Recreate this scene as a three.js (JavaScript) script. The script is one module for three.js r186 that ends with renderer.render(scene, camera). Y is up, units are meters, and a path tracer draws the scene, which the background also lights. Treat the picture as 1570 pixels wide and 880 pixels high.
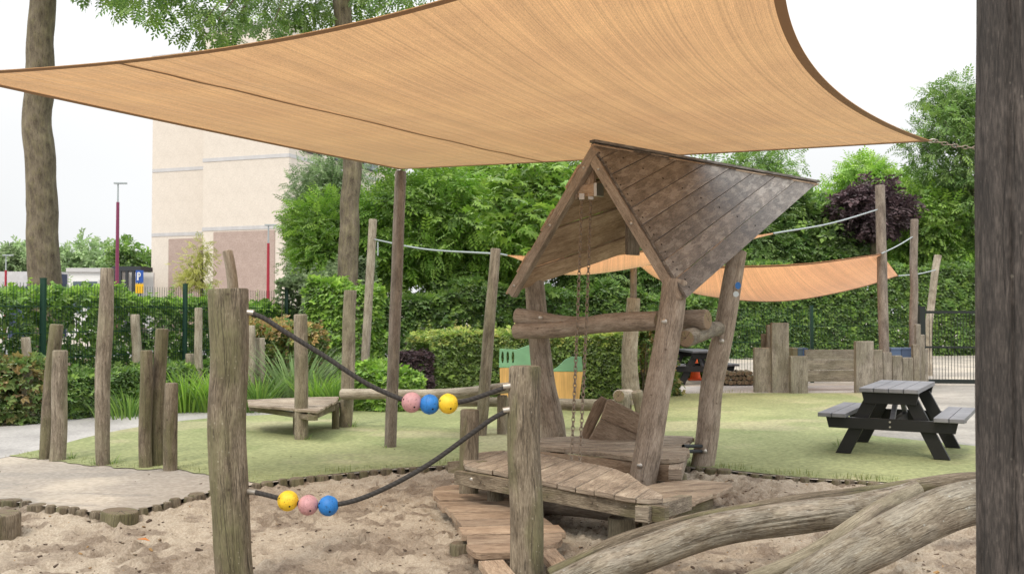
import * as THREE from 'three';
import { mergeGeometries, mergeVertices, toCreasedNormals } from 'three/addons/utils/BufferGeometryUtils.js';

// ------------------------------------------------------------------ camera, sky, sun, exposure
const scene = new THREE.Scene();
const W0 = 1570, H0 = 880, FPX = 1500, EYE = 1.6, PITCH = Math.atan(40 / FPX);
const camera = new THREE.PerspectiveCamera(2 * Math.atan(H0 / 2 / FPX) * 180 / Math.PI, W0 / H0, 0.1, 900);
camera.position.set(0, EYE, 0);
camera.rotation.x = PITCH;
camera.focus = 7.6; camera.userData.fStop = 5.6;
const renderer = new THREE.WebGLRenderer();
renderer.toneMapping = THREE.LinearToneMapping;
renderer.toneMappingExposure = 1.2;
renderer.shadowMap.enabled = true;

{ // overcast sky: an even white veil, a little brighter overhead, with faint cloud mottling
  const w = 512, h = 256, d = new Float32Array(w * h * 4);
  const wob = (a, e) => 0.5 * Math.sin(a * 3 + e * 5 + 1.3) + 0.3 * Math.sin(a * 7 - e * 11) + 0.2 * Math.sin(a * 13 + e * 23 + 2.1);
  for (let j = 0; j < h; j++) for (let i = 0; i < w; i++) {
    const e = ((j + 0.5) / h - 0.5) * Math.PI, a = (i / w) * Math.PI * 2, s = Math.max(0, Math.sin(e));
    const L = 0.79 * (1 + 2.2 * s * s) * (1 + 0.05 * wob(a, e) + 0.03 * wob(a * 2.0 + 1, e * 3)), k = (j * w + i) * 4;
    d[k] = L * 0.985; d[k + 1] = L; d[k + 2] = L * 1.01; d[k + 3] = 1;
  }
  const t = new THREE.DataTexture(d, w, h, THREE.RGBAFormat, THREE.FloatType);
  t.mapping = THREE.EquirectangularReflectionMapping; t.magFilter = THREE.LinearFilter; t.minFilter = THREE.LinearFilter; t.wrapS = THREE.RepeatWrapping; t.needsUpdate = true;
  scene.background = t; scene.environment = t;
}
const sun = new THREE.DirectionalLight(0xfff1dd, 1.5);
sun.position.set(-9, 30, 9); sun.target.position.set(0, 0, -12);
sun.castShadow = true; sun.shadow.radius = 22;
Object.assign(sun.shadow.camera, { left: -30, right: 30, top: 30, bottom: -30, near: 1, far: 90 });
sun.shadow.mapSize.set(2048, 2048);
scene.add(sun, sun.target);

// ------------------------------------------------------------------ helpers
const V = (x, y, z) => new THREE.Vector3(x, y, z);
const cP = Math.cos(PITCH), sP = Math.sin(PITCH);
// a point seen at photo position (u, v) at horizontal distance d, and a point of the level y = const
function at(u, v, d) { const a = (440 - v) / FPX, y = d * (a * cP + sP) / (cP - a * sP); return V((u - 785) / FPX * (d * cP + y * sP), EYE + y, -d); }
function on(u, v, y = 0) { const a = (440 - v) / FPX; return at(u, v, (y - EYE) * (cP - a * sP) / (a * cP + sP)); }
function rng(seed) { let s = (seed * 2654435761) >>> 0; return () => { s = (s + 0x6d2b79f5) | 0; let t = Math.imul(s ^ (s >>> 15), 1 | s); t = (t + Math.imul(t ^ (t >>> 7), 61 | t)) ^ t; return ((t ^ (t >>> 14)) >>> 0) / 4294967296; }; }
const R0 = rng(77);
const TAB = new Float32Array(65536); { const r = rng(5); for (let i = 0; i < 65536; i++) TAB[i] = r(); }
const hs = (x, y, s) => TAB[(x * 1619 + y * 31337 + s * 6971 + ((x * y) & 255) * 13) & 65535];
const sm = (t) => t * t * (3 - 2 * t), lerp = (a, b, t) => a + (b - a) * t, clamp = (x, a = 0, b = 1) => Math.min(b, Math.max(a, x));
const step = (x, a, b) => sm(clamp((x - a) / (b - a)));
// periodic value noise
function pn(x, y, px, py, s) {
  const ix = Math.floor(x), iy = Math.floor(y), fx = sm(x - ix), fy = sm(y - iy), x0 = ((ix % px) + px) % px, y0 = ((iy % py) + py) % py, x1 = (x0 + 1) % px, y1 = (y0 + 1) % py;
  return lerp(lerp(hs(x0, y0, s), hs(x1, y0, s), fx), lerp(hs(x0, y1, s), hs(x1, y1, s), fx), fy);
}
const n2 = (x, y, s) => pn(x, y, 4096, 4096, s);
function fbm(x, y, s, o = 4) { let a = 0.5, t = 0; for (let i = 0; i < o; i++) { t += a * n2(x, y, s + i); x = x * 2.03 + 7.1; y = y * 2.03 + 3.7; a *= 0.5; } return t; }
function pfbm(u, v, fu, fv, s, o = 4) { let a = 0.5, t = 0; for (let i = 0; i < o; i++) { t += a * pn(u * fu, v * fv, fu, fv, s + i); fu *= 2; fv *= 2; a *= 0.5; } return t; }
function n3(x, y, z, s) { return 0.5 * (n2(x + z * 0.37, y - z * 0.61, s) + n2(z + y * 0.43, x - y * 0.29, s + 9)); }

function dataTex(w, h, fill, srgb = true) {
  const d = new Uint8Array(w * h * 4);
  for (let j = 0; j < h; j++) for (let i = 0; i < w; i++) { const c = fill(i / w, j / h, i, j), k = (j * w + i) * 4; d[k] = clamp(c[0], 0, 255); d[k + 1] = clamp(c[1], 0, 255); d[k + 2] = clamp(c[2], 0, 255); d[k + 3] = 255; }
  const t = new THREE.DataTexture(d, w, h, THREE.RGBAFormat);
  t.wrapS = t.wrapT = THREE.RepeatWrapping; t.magFilter = THREE.LinearFilter; t.minFilter = THREE.LinearMipmapLinearFilter; t.generateMipmaps = true;
  if (srgb) t.colorSpace = THREE.SRGBColorSpace;
  t.needsUpdate = true; return t;
}
const mix3 = (a, b, t) => [lerp(a[0], b[0], t), lerp(a[1], b[1], t), lerp(a[2], b[2], t)];

const names = new Map();
function numbered(n) { const k = names.get(n) ?? 0; names.set(n, k + 1); return k ? `${n}_${String(k).padStart(3, '0')}` : n; }
function shadows(o) { o.castShadow = o.receiveShadow = true; return o; }
function thing(name, label, category, base = V(0, 0, 0), group) {
  const o = new THREE.Group(); o.name = numbered(name); o.position.copy(base); o.userData = { label, category };
  if (group) o.userData.group = group; scene.add(o); return o;
}
function rootOf(o) { while (o.parent && o.parent !== scene) o = o.parent; return o; }
// geometry given in world coordinates becomes a part of a thing whose root stands at its base
function part(name, geo, mat, parent) {
  const p = rootOf(parent).position; geo.translate(-p.x, -p.y, -p.z);
  const m = shadows(new THREE.Mesh(geo, mat)); m.name = name; parent.add(m); return m;
}
function single(name, label, category, geo, mat, base, group) {
  geo.translate(-base.x, -base.y, -base.z);
  const m = shadows(new THREE.Mesh(geo, mat)); m.name = numbered(name); m.position.copy(base); m.userData = { label, category };
  if (group) m.userData.group = group; scene.add(m); return m;
}
function struct(name, geo, mat) { const m = shadows(new THREE.Mesh(geo, mat)); m.name = numbered(name); m.userData = { kind: 'structure' }; scene.add(m); return m; }

// ------------------------------------------------------------------ materials
function woodMaps(o) {
  const { base, dark, light, algae = [104, 106, 72], lichen = [186, 182, 166], aA = 0, lA = 0.2, crack = 1, seed = 1, W = 512, H = 1024, fib = 1 } = o;
  const knots = [], r = rng(seed * 31 + 7); for (let i = 0; i < (o.knots ?? 3); i++) knots.push([r(), r(), 0.014 + r() * 0.018]);
  const ck = new Float32Array(W * H), sp = new Float32Array(W * H), hgt = new Float32Array(W * H);
  for (let n = 0; n < 80 * crack; n++) { // drying splits: long thin wandering lines along the grain
    let x = r() * W; const y0 = r() * H, L = 50 + r() * r() * 520, w = 0.5 + r() * r() * 1.5, dp = 0.4 + 0.6 * r(); let dx = (r() - 0.5) * 0.05;
    for (let k = 0; k < L; k++) { dx += (r() - 0.5) * 0.05; dx *= 0.97; x += dx; const ww = w * Math.sin(Math.PI * (k + 1) / (L + 1)), y = Math.floor(y0 + k) % H; for (let i = -3; i <= 3; i++) { const xi = ((Math.floor(x) + i) % W + W) % W, d = Math.abs(i - (x - Math.floor(x))), v = dp * Math.exp(-(d * d) / (ww * ww + 0.12)); if (v > ck[y * W + xi]) ck[y * W + xi] = v; } }
  }
  for (let n = 0; n < 600 * lA; n++) { const x = Math.floor(r() * W), y = Math.floor(r() * H), R = 1 + r() * r() * 5, q = 0.4 + 0.6 * r(); for (let j = -6; j <= 6; j++) for (let i = -6; i <= 6; i++) { const d = Math.hypot(i, j * 0.7) + 1.6 * hs((x + i) & 255, (y + j) & 255, seed); if (d < R) sp[((y + j + H) % H) * W + ((x + i + W) % W)] = q; } }
  const map = dataTex(W, H, (u, v, i, j) => {
    let uu = u, kd = 0;
    for (const [kx, ky, kr] of knots) {
      let dx = u - kx, dy = (v - ky) * 2; dx -= Math.round(dx); dy -= 2 * Math.round(dy / 2);
      const d2 = (dx * dx + dy * dy * 0.35) / (kr * kr); uu += dx * 0.5 * Math.exp(-d2 * 0.35); kd = Math.max(kd, Math.exp(-(dx * dx + dy * dy) / (kr * kr) * 4));
    }
    const wv = uu + 0.012 * (pn(u * 5, v * 7, 5, 7, seed + 3) - 0.5);
    const f1 = pn(wv * 44, v * 8, 44, 8, seed), f2 = pn(wv * 128, v * 26, 128, 26, seed + 1), f3 = pn(wv * 256, v * 64, 256, 64, seed + 2), px = hs(i & 255, j & 255, seed + 20);
    const uw = u + 0.09 * (pfbm(u, v, 7, 9, seed + 31, 3) - 0.44), vw = v + 0.07 * (pfbm(u, v, 8, 7, seed + 35, 3) - 0.44);
    const st = pn(wv * 9, v * 3, 9, 3, seed + 4), pa = pfbm(uw, vw, 4, 6, seed + 5, 5), pb = pfbm(uw, vw, 16, 10, seed + 15, 5);
    const t = ((f1 - 0.5) * 0.2 + (f2 - 0.5) * 0.45 + (f3 - 0.5) * 0.6 + (px - 0.5) * 0.36 + (st - 0.5) * 0.25) * fib + (pa - 0.47) * 0.9 + (pb - 0.47) * 0.8;
    let c = t < 0 ? mix3(base, dark, clamp(-t * 1.5)) : mix3(base, light, clamp(t * 1.5));
    if (aA) c = mix3(c, algae, aA * step(pfbm(u, v, 3, 2, seed + 8, 6), 0.43, 0.62) * (0.5 + 0.5 * f2));
    const k = j * W + i; if (lA) c = mix3(c, lichen, Math.min(0.75, sp[k] * 0.6 * (0.5 + lA)));
    if (o.blotch) c = mix3(c, lichen, o.blotch * step(pfbm(uw, vw, 15, 9, seed + 9, 6) + 0.12 * (f3 - 0.5), 0.5, 0.6) * (0.5 + 0.5 * px));
    if (kd > 0.02) c = mix3(c, [dark[0] * 0.75, dark[1] * 0.7, dark[2] * 0.65], kd * 0.8);
    c = mix3(c, [c[0] * 0.36, c[1] * 0.34, c[2] * 0.33], ck[k] * 0.95);
    hgt[k] = 0.55 + 0.2 * (f1 - 0.5) + 0.3 * (f2 - 0.5) + 0.2 * (f3 - 0.5) - 0.5 * ck[k];
    return c;
  });
  const bump = dataTex(W, H, (u, v, i, j) => { const h = hgt[j * W + i] * 255; return [h, h, h]; }, false);
  return { map, bump };
}
const TILE_U = 0.6, TILE_V = 1.2;
function woodMat(o) { const { map, bump } = woodMaps(o); return new THREE.MeshStandardMaterial({ map, bumpMap: bump, bumpScale: o.bumpScale ?? 0.006, roughness: o.rough ?? 0.88, metalness: 0 }); }
const tint = (m, r, g, b) => { const c = m.clone(); c.color.setRGB(r, g, b); return c; };

const M = {};
M.postOld = woodMat({ base: [114, 103, 87], dark: [70, 61, 49], light: [156, 145, 126], aA: 0.6, algae: [92, 94, 58], lA: 0.4, seed: 11, bumpScale: 0.008, crack: 1.3 });
M.postGrey = woodMat({ base: [134, 123, 108], dark: [86, 77, 65], light: [174, 164, 148], aA: 0.35, algae: [108, 108, 78], lA: 0.5, seed: 23, crack: 1.2 });
M.postPale = woodMat({ base: [158, 147, 132], dark: [110, 99, 86], light: [198, 189, 174], aA: 0.12, lA: 0.4, seed: 31 });
M.pole = woodMat({ base: [126, 115, 106], dark: [90, 80, 72], light: [158, 147, 137], aA: 0.08, lA: 0.3, crack: 0.9, seed: 41, fib: 1.2 });
M.peeled = woodMat({ base: [152, 138, 124], dark: [108, 95, 82], light: [185, 172, 157], aA: 0, lA: 0.15, crack: 0.7, seed: 53, knots: 5, bumpScale: 0.004 });
M.plankGrey = woodMat({ base: [148, 135, 120], dark: [100, 88, 76], light: [184, 172, 155], aA: 0, lA: 0.2, crack: 0.9, seed: 61, bumpScale: 0.004 });
M.plankBrown = woodMat({ base: [150, 130, 110], dark: [108, 89, 72], light: [184, 165, 143], aA: 0, lA: 0.1, crack: 0.7, seed: 71, bumpScale: 0.004 });
M.roof = woodMat({ base: [88, 81, 75], dark: [54, 48, 44], light: [126, 118, 110], aA: 0.35, algae: [82, 74, 54], lA: 0.5, blotch: 0.6, lichen: [150, 146, 140], crack: 0.5, seed: 83, rough: 0.5, bumpScale: 0.004 });
M.roofUnder = woodMat({ base: [174, 150, 127], dark: [132, 110, 90], light: [200, 179, 156], lA: 0, crack: 0.5, seed: 91, fib: 1.2, bumpScale: 0.003 });
M.darkPost = woodMat({ base: [60, 55, 52], dark: [38, 35, 33], light: [92, 85, 80], aA: 0.1, lA: 0.1, seed: 101, bumpScale: 0.006, fib: 1.2, crack: 1.4 });
M.driftwood = woodMat({ base: [122, 112, 98], dark: [72, 62, 52], light: [166, 156, 140], aA: 0.2, algae: [98, 98, 78], lA: 0.6, blotch: 0.22, lichen: [168, 172, 168], crack: 1.5, seed: 113, knots: 6, bumpScale: 0.008 });
M.sleeper = woodMat({ base: [128, 121, 110], dark: [88, 81, 71], light: [164, 157, 145], aA: 0.3, algae: [118, 117, 94], lA: 0.4, seed: 127 });
M.bark = (() => { const { map, bump } = woodMaps({ base: [112, 102, 87], dark: [70, 62, 51], light: [148, 138, 118], aA: 0.35, algae: [112, 108, 66], lA: 1.0, lichen: [152, 150, 96], blotch: 0.2, crack: 0.5, seed: 139, fib: 0.9, knots: 9 }); return new THREE.MeshStandardMaterial({ map, bumpMap: bump, bumpScale: 0.012, roughness: 0.95 }); })();
M.branch = M.bark;
M.end = (() => { // sawn log end: rings and radial splits
  const spl = []; const r = rng(3); for (let i = 0; i < 5; i++) spl.push([r() * 6.283, 0.3 + r() * 0.6]);
  const map = dataTex(256, 256, (u, v) => {
    const x = u - 0.5, y = v - 0.5, a = Math.atan2(y, x), d = Math.hypot(x, y) * 2, ring = 0.5 + 0.5 * Math.sin((d + 0.06 * n2(a * 1.5 + 9, d * 3, 4)) * 62);
    let c = mix3([126, 112, 94], [92, 80, 66], ring * 0.5 + 0.5 * fbm(u * 14, v * 14, 8, 3));
    for (const [sa, sl] of spl) { let da = Math.abs(a - sa + 3.1416); da = Math.min(da, 6.2832 - da); if (d < sl + 0.2 && da * d < 0.02) c = [44, 36, 30]; }
    return mix3(c, [108, 112, 74], 0.5 * step(fbm(u * 5, v * 5, 15, 3), 0.45, 0.62));
  });
  return new THREE.MeshStandardMaterial({ map, roughness: 0.92 });
})();
M.endPale = tint(M.end, 1.5, 1.42, 1.35);
M.steel = new THREE.MeshStandardMaterial({ color: 0xb9b4ac, metalness: 0.85, roughness: 0.42 });
M.chain = new THREE.MeshStandardMaterial({ color: 0x8b7f72, metalness: 0.6, roughness: 0.55 });
M.rope = (() => { // twisted dark rope
  const t = dataTex(64, 64, (u, v) => { const s = 0.5 + 0.5 * Math.sin((u * 3 + v * 2) * 6.2832), k = 36 + 14 * s + 14 * n2(u * 30, v * 30, 4); return [k * 1.05, k, k * 0.96]; });
  return new THREE.MeshStandardMaterial({ map: t, bumpMap: t, bumpScale: 0.002, roughness: 0.9 });
})();
M.galv = new THREE.MeshStandardMaterial({ color: 0xa2abae, roughness: 0.6, metalness: 0.2 });
M.blackPlastic = (() => { const t = dataTex(128, 128, (u, v) => { const k = 15 + 12 * pfbm(u, v, 8, 8, 5, 4); return [k, k, k * 1.02]; }); return new THREE.MeshStandardMaterial({ map: t, roughness: 0.55 }); })();
M.greyPlastic = (() => { const t = dataTex(256, 256, (u, v) => { const k = 120 + 36 * (pfbm(u, v, 6, 40, 7, 4) - 0.5) + 40 * (pfbm(u, v, 3, 3, 9, 4) - 0.47); return [k, k, k * 1.045]; }); return new THREE.MeshStandardMaterial({ map: t, roughness: 0.6 }); })();
M.fence = new THREE.MeshStandardMaterial({ color: 0x123a2c, roughness: 0.5 });
M.fenceDark = new THREE.MeshStandardMaterial({ color: 0x141d1a, roughness: 0.5 });

// ------------------------------------------------------------------ log, slab and bar builders
// a log along a curve: irregular round section, chamfered ends, side in group 0 and sawn ends in group 1
function logGeo(pts, radii, { seg = 16, step: st = 0.12, amp = 0.05, seed = 1, wob = 0.006, bevel = 0.012, flat = 1, splits = 0 } = {}) {
  const sr = rng(seed + 71), SP = []; for (let i = 0; i < splits; i++) SP.push([sr() * 6.2832, sr(), 0.15 + 0.35 * sr(), 0.035 + 0.03 * sr(), 0.07 + 0.09 * sr()]); // drying splits: angle, middle, half length, width, depth
  const groove = (a, t) => { let g = 0; for (const [sa, m, h, w, dp] of SP) { if (Math.abs(t - m) > h) continue; let da = Math.abs(a - sa - 0.25 * (n2(t * 6, sa * 5, 12) - 0.5)); da = Math.min(da, 6.2832 - da); const e = 1 - ((t - m) / h) ** 2; if (da < w * 3) g = Math.max(g, dp * Math.sqrt(e) * Math.max(0, 1 - da / (w * (0.5 + 0.6 * e)))); } return g; };
  const curve = pts.length > 2 ? new THREE.CatmullRomCurve3(pts, false, 'centripetal') : new THREE.LineCurve3(pts[0], pts[1]);
  const len = curve.getLength(), N = Math.max(3, Math.ceil(len / st)), pos = [], uv = [], idx = [];
  const rad = (t) => { const k = t * (radii.length - 1), i = Math.min(radii.length - 2, Math.floor(k)); return radii.length === 1 ? radii[0] : lerp(radii[i], radii[i + 1], sm(k - i)); };
  const rr = rng(seed + 300), uo = rr(), vo = rr(), ts = [];
  const bt = Math.min(0.2, bevel / len);
  ts.push([0, 1 - bevel / rad(0)]); ts.push([bt, 1]);
  for (let i = 1; i < N; i++) ts.push([i / N, 1]);
  ts.push([1 - bt, 1]); ts.push([1, 1 - bevel / rad(1)]);
  const meanR = rad(0.5), nu = Math.max(1, Math.round(2 * Math.PI * meanR / TILE_U));
  let nrm = null, prevT = null; const centers = [], frames = [];
  for (const [t, k] of ts) {
    const p = curve.getPointAt(clamp(t)), T = curve.getTangentAt(clamp(t)).normalize();
    if (!nrm) { nrm = Math.abs(T.y) > 0.8 ? V(1, 0, 0) : V(0, 1, 0); nrm.addScaledVector(T, -nrm.dot(T)).normalize(); } else { nrm.addScaledVector(T, -nrm.dot(T)).normalize(); }
    const B = T.clone().cross(nrm), L = t * len;
    p.addScaledVector(nrm, wob * 4 * (n2(L * 1.7, seed * 3.1, 3) - 0.5)).addScaledVector(B, wob * 4 * (n2(L * 1.7, seed * 5.3 + 40, 5) - 0.5));
    centers.push(p.clone()); frames.push([nrm.clone(), B]);
    for (let i = 0; i <= seg; i++) {
      const a = (i % seg) / seg * 2 * Math.PI, r = rad(t) * k * (1 + amp * 2 * (n3(Math.cos(a) * 1.3 + 5, Math.sin(a) * 1.3 + 5, L * 1.6 + seed * 7, 2) - 0.5) + amp * 0.8 * (n3(Math.cos(a) * 3.1 + 9, Math.sin(a) * 3.1 + 9, L * 4 + seed, 6) - 0.5)) * (1 - (splits ? groove(a, t) : 0));
      pos.push(p.x + (nrm.x * Math.cos(a) * flat + B.x * Math.sin(a)) * r, p.y + (nrm.y * Math.cos(a) * flat + B.y * Math.sin(a)) * r, p.z + (nrm.z * Math.cos(a) * flat + B.z * Math.sin(a)) * r);
      uv.push(i / seg * nu + uo, L / TILE_V + vo);
    }
  }
  const S = seg + 1;
  for (let j = 0; j < ts.length - 1; j++) for (let i = 0; i < seg; i++) { const a = j * S + i, b = a + 1, c = a + S, d = c + 1; idx.push(a, c, b, b, c, d); }
  const sideCount = idx.length;
  for (const e of [0, ts.length - 1]) {
    const c0 = pos.length / 3, p = centers[e]; pos.push(p.x, p.y, p.z); uv.push(0.5, 0.5);
    for (let i = 0; i <= seg; i++) { const k = (e * S + i) * 3, a = i / seg * 2 * Math.PI; pos.push(pos[k], pos[k + 1], pos[k + 2]); uv.push(0.5 + 0.47 * Math.cos(a), 0.5 + 0.47 * Math.sin(a)); }
    for (let i = 0; i < seg; i++) e ? idx.push(c0, c0 + 2 + i, c0 + 1 + i) : idx.push(c0, c0 + 1 + i, c0 + 2 + i);
  }
  const g = new THREE.BufferGeometry();
  g.setAttribute('position', new THREE.Float32BufferAttribute(pos, 3)); g.setAttribute('uv', new THREE.Float32BufferAttribute(uv, 2));
  g.setIndex(idx); g.addGroup(0, sideCount, 0); g.addGroup(sideCount, idx.length - sideCount, 1);
  // face winding outward check on the first side face
  g.computeVertexNormals();
  const n = g.attributes.normal, f = frames[1], k = S; // vertex 0 of ring 1 points along +nrm
  if (n.getX(k) * f[0].x + n.getY(k) * f[0].y + n.getZ(k) * f[0].z < 0) { for (let i = 0; i < idx.length; i += 3) { const q = idx[i]; idx[i] = idx[i + 1]; idx[i + 1] = q; } g.setIndex(idx); g.computeVertexNormals(); }
  { const nn = g.attributes.normal; for (let j = 0; j < ts.length; j++) { const a = j * S, b = a + seg, x = nn.getX(a) + nn.getX(b), y = nn.getY(a) + nn.getY(b), z = nn.getZ(a) + nn.getZ(b), l = Math.hypot(x, y, z) || 1; nn.setXYZ(a, x / l, y / l, z / l); nn.setXYZ(b, x / l, y / l, z / l); } }
  return g;
}
function grainUV(geo, g, seed = 1, su = TILE_U, sv = TILE_V) {
  const q = geo.index ? geo.toNonIndexed() : geo, p = q.attributes.position, uv = [], r = rng(seed + 900), uo = r(), vo = r();
  q.computeVertexNormals();
  const n = q.attributes.normal, N = V(0, 0, 0), P = V(0, 0, 0), A = V(0, 0, 0);
  for (let i = 0; i < p.count; i++) {
    N.fromBufferAttribute(n, i); P.fromBufferAttribute(p, i);
    if (Math.abs(N.dot(g)) > 0.8) { A.set(Math.abs(g.y) > 0.8 ? 1 : 0, Math.abs(g.y) > 0.8 ? 0 : 1, 0); const B = A.clone().cross(g); uv.push(A.dot(P) / su + uo, B.dot(P) / sv * 0.5 + vo); }
    else { A.copy(g).cross(N).normalize(); uv.push(A.dot(P) / su + uo, g.dot(P) / sv + vo); }
  }
  q.setAttribute('uv', new THREE.Float32BufferAttribute(uv, 2)); return q;
}
// a flat piece of thickness th below the plane through the points, with small bevels; grain along g
function slab(pts, th, g, seed = 1, bev = 0.006, holes = []) {
  const o = pts[0], N = V(0, 0, 0);
  for (let i = 0; i < pts.length; i++) { const a = pts[i], b = pts[(i + 1) % pts.length]; N.x += (a.y - b.y) * (a.z + b.z); N.y += (a.z - b.z) * (a.x + b.x); N.z += (a.x - b.x) * (a.y + b.y); }
  N.normalize();
  const X = pts[1].clone().sub(o); for (let i = 2; X.length() < 0.01 && i < pts.length; i++) X.copy(pts[i]).sub(o);
  X.addScaledVector(N, -X.dot(N)).normalize(); const Y = N.clone().cross(X);
  const flat = (p) => { const d = p.clone().sub(o); return new THREE.Vector2(d.dot(X), d.dot(Y)); };
  const sh = new THREE.Shape(pts.map(flat)); for (const h of holes) sh.holes.push(new THREE.Path(h.map(flat)));
  const e = new THREE.ExtrudeGeometry(sh, { depth: Math.max(0.002, th - 2 * bev), bevelEnabled: bev > 0, bevelSize: bev, bevelOffset: -bev, bevelThickness: bev, bevelSegments: 1, steps: 1, curveSegments: 6 });
  e.translate(0, 0, -th + bev);
  e.applyMatrix4(new THREE.Matrix4().makeBasis(X, Y, N).setPosition(o));
  return grainUV(e, g.clone().normalize(), seed);
}
// a straight squared bar between two points
function bar(a, b, w, h, seed = 1, up = V(0, 1, 0), bev = 0.006) {
  const g = b.clone().sub(a).normalize(), s = g.clone().cross(up).normalize(), u = s.clone().cross(g), c = [[-1, -1], [1, -1], [1, 1], [-1, 1]];
  const L = a.distanceTo(b), sh = new THREE.Shape(c.map(([i, j]) => new THREE.Vector2(i * w / 2, j * h / 2)));
  const e = new THREE.ExtrudeGeometry(sh, { depth: L - 2 * bev, bevelEnabled: true, bevelSize: bev, bevelOffset: -bev, bevelThickness: bev, bevelSegments: 1 });
  e.translate(0, 0, bev); e.applyMatrix4(new THREE.Matrix4().makeBasis(s, u, g.clone().negate()).setPosition(b)); // keep a right-handed frame: s x u = -g
  return grainUV(e, g, seed);
}
function tube(pts, r, seg = 8, n = 40) { return new THREE.TubeGeometry(pts.length > 2 ? new THREE.CatmullRomCurve3(pts) : new THREE.LineCurve3(pts[0], pts[1]), n, r, seg, false); }
function clipStrip(poly, keep) { // polygon of {p, s}: keep(s) >= 0
  const out = [];
  for (let i = 0; i < poly.length; i++) { const a = poly[i], b = poly[(i + 1) % poly.length], ka = keep(a), kb = keep(b); if (ka >= 0) out.push(a); if ((ka >= 0) !== (kb >= 0)) out.push(a.clone().lerp(b, ka / (ka - kb))); }
  return out;
}
// boards of width w cut from an outline, running along g
function boards(parent, name, outline, g, w, th, mat, seed, { gap = 0.006, sag = 0.006, jag = 0 } = {}) {
  const N = V(0, 1, 0), s = g.clone().normalize().cross(N).normalize(), G = g.clone().normalize(), r = rng(seed); let lo = 1e9, hi = -1e9;
  for (const p of outline) { lo = Math.min(lo, p.dot(s)); hi = Math.max(hi, p.dot(s)); }
  const n = Math.max(1, Math.round((hi - lo) / w)), ww = (hi - lo) / n;
  for (let k = 0; k < n; k++) {
    let q = clipStrip(outline.map((p) => p.clone()), (p) => p.dot(s) - (lo + k * ww + gap / 2)); if (q.length < 3) continue;
    q = clipStrip(q, (p) => lo + (k + 1) * ww - gap / 2 - p.dot(s)); if (q.length < 3) continue;
    const dy = (r() - 0.5) * sag * 2, j = (r() - 0.5) * jag, mid = q.reduce((a, p) => a + p.dot(G), 0) / q.length;
    q.forEach((p) => { p.y += dy; p.addScaledVector(G, j * Math.sign(p.dot(G) - mid)); });
    q = q.filter((p, i) => p.distanceTo(q[(i + 1) % q.length]) > 0.012); if (q.length < 3) continue;
    let ar = 0; for (let i = 0; i < q.length; i++) { const a = q[i], b = q[(i + 1) % q.length]; ar += (a.z - b.z) * (a.x + b.x); } if (ar < 0) q.reverse();
    if (Math.abs(ar) < 0.004) continue;
    part(name, slab(q, th, G, seed + k, 0.005), Array.isArray(mat) ? mat[Math.floor(r() * mat.length)] : mat, parent);
  }
}
const bolts = (parent, list, r = 0.022) => list.forEach(([p, n]) => { const g = new THREE.SphereGeometry(r, 10, 5, 0, 6.2832, 0, 1.25); g.scale(1, 0.6, 1); g.applyQuaternion(new THREE.Quaternion().setFromUnitVectors(V(0, 1, 0), n.clone().normalize())); g.translate(p.x, p.y, p.z); part('bolt', g, M.steel, parent); });

// ------------------------------------------------------------------ the ground
const flatShape = (pts, y, tile, holes = []) => {
  const sh = new THREE.Shape(pts.map((p) => new THREE.Vector2(p.x, -p.z))); for (const h of holes) sh.holes.push(new THREE.Path(h.map((p) => new THREE.Vector2(p.x, -p.z))));
  const g = new THREE.ShapeGeometry(sh); g.rotateX(-Math.PI / 2); g.translate(0, y, 0);
  const p = g.attributes.position, uv = []; for (let i = 0; i < p.count; i++) uv.push(p.getX(i) / tile, p.getZ(i) / tile);
  g.setAttribute('uv', new THREE.Float32BufferAttribute(uv, 2)); g.computeVertexNormals(); return g;
};
const smooth = (pts, n = 6) => { const c = new THREE.CatmullRomCurve3(pts, false, 'centripetal'); return c.getPoints(pts.length * n); };
const rep = (t, k) => { const c = t.clone(); c.repeat.set(k, k); c.needsUpdate = true; return c; };
const fineBump = dataTex(512, 512, (u, v) => { const k = 255 * (0.6 * pfbm(u, v, 64, 64, 3, 3) + 0.4 * pfbm(u, v, 9, 9, 6, 4)); return [k, k, k]; }, false);
M.dust = new THREE.MeshStandardMaterial({
  map: dataTex(1024, 1024, (u, v) => {
    const a = pfbm(u, v, 5, 5, 3, 6), b = pfbm(u, v, 160, 160, 7, 2), s = pfbm(u, v, 7, 22, 11, 5);
    let c = mix3([160, 152, 142], [184, 174, 160], step(a, 0.36, 0.62)); c = mix3(c, [142, 137, 131], 0.6 * step(s, 0.52, 0.68)); const k = (b - 0.5) * 44;
    return [c[0] + k, c[1] + k, c[2] + k];
  }), bumpMap: rep(fineBump, 6), bumpScale: 0.006, roughness: 0.95 });
M.path = new THREE.MeshStandardMaterial({ map: dataTex(512, 512, (u, v) => { const a = pfbm(u, v, 4, 4, 21, 6), b = pfbm(u, v, 130, 130, 27, 2), k = 164 + 50 * (a - 0.47) + 40 * (b - 0.5); return [k * 1.02, k, k * 0.985]; }), bumpMap: rep(fineBump, 4), bumpScale: 0.004, roughness: 0.95 });
M.paving = new THREE.MeshStandardMaterial({ map: dataTex(512, 512, (u, v) => { const a = pfbm(u, v, 4, 7, 31, 6), b = pfbm(u, v, 120, 120, 37, 2), k = 146 + 70 * (a - 0.47) + 36 * (b - 0.5); return [k * 1.03, k, k * 0.95]; }), bumpMap: rep(fineBump, 4), bumpScale: 0.004, roughness: 0.92 });
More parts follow.
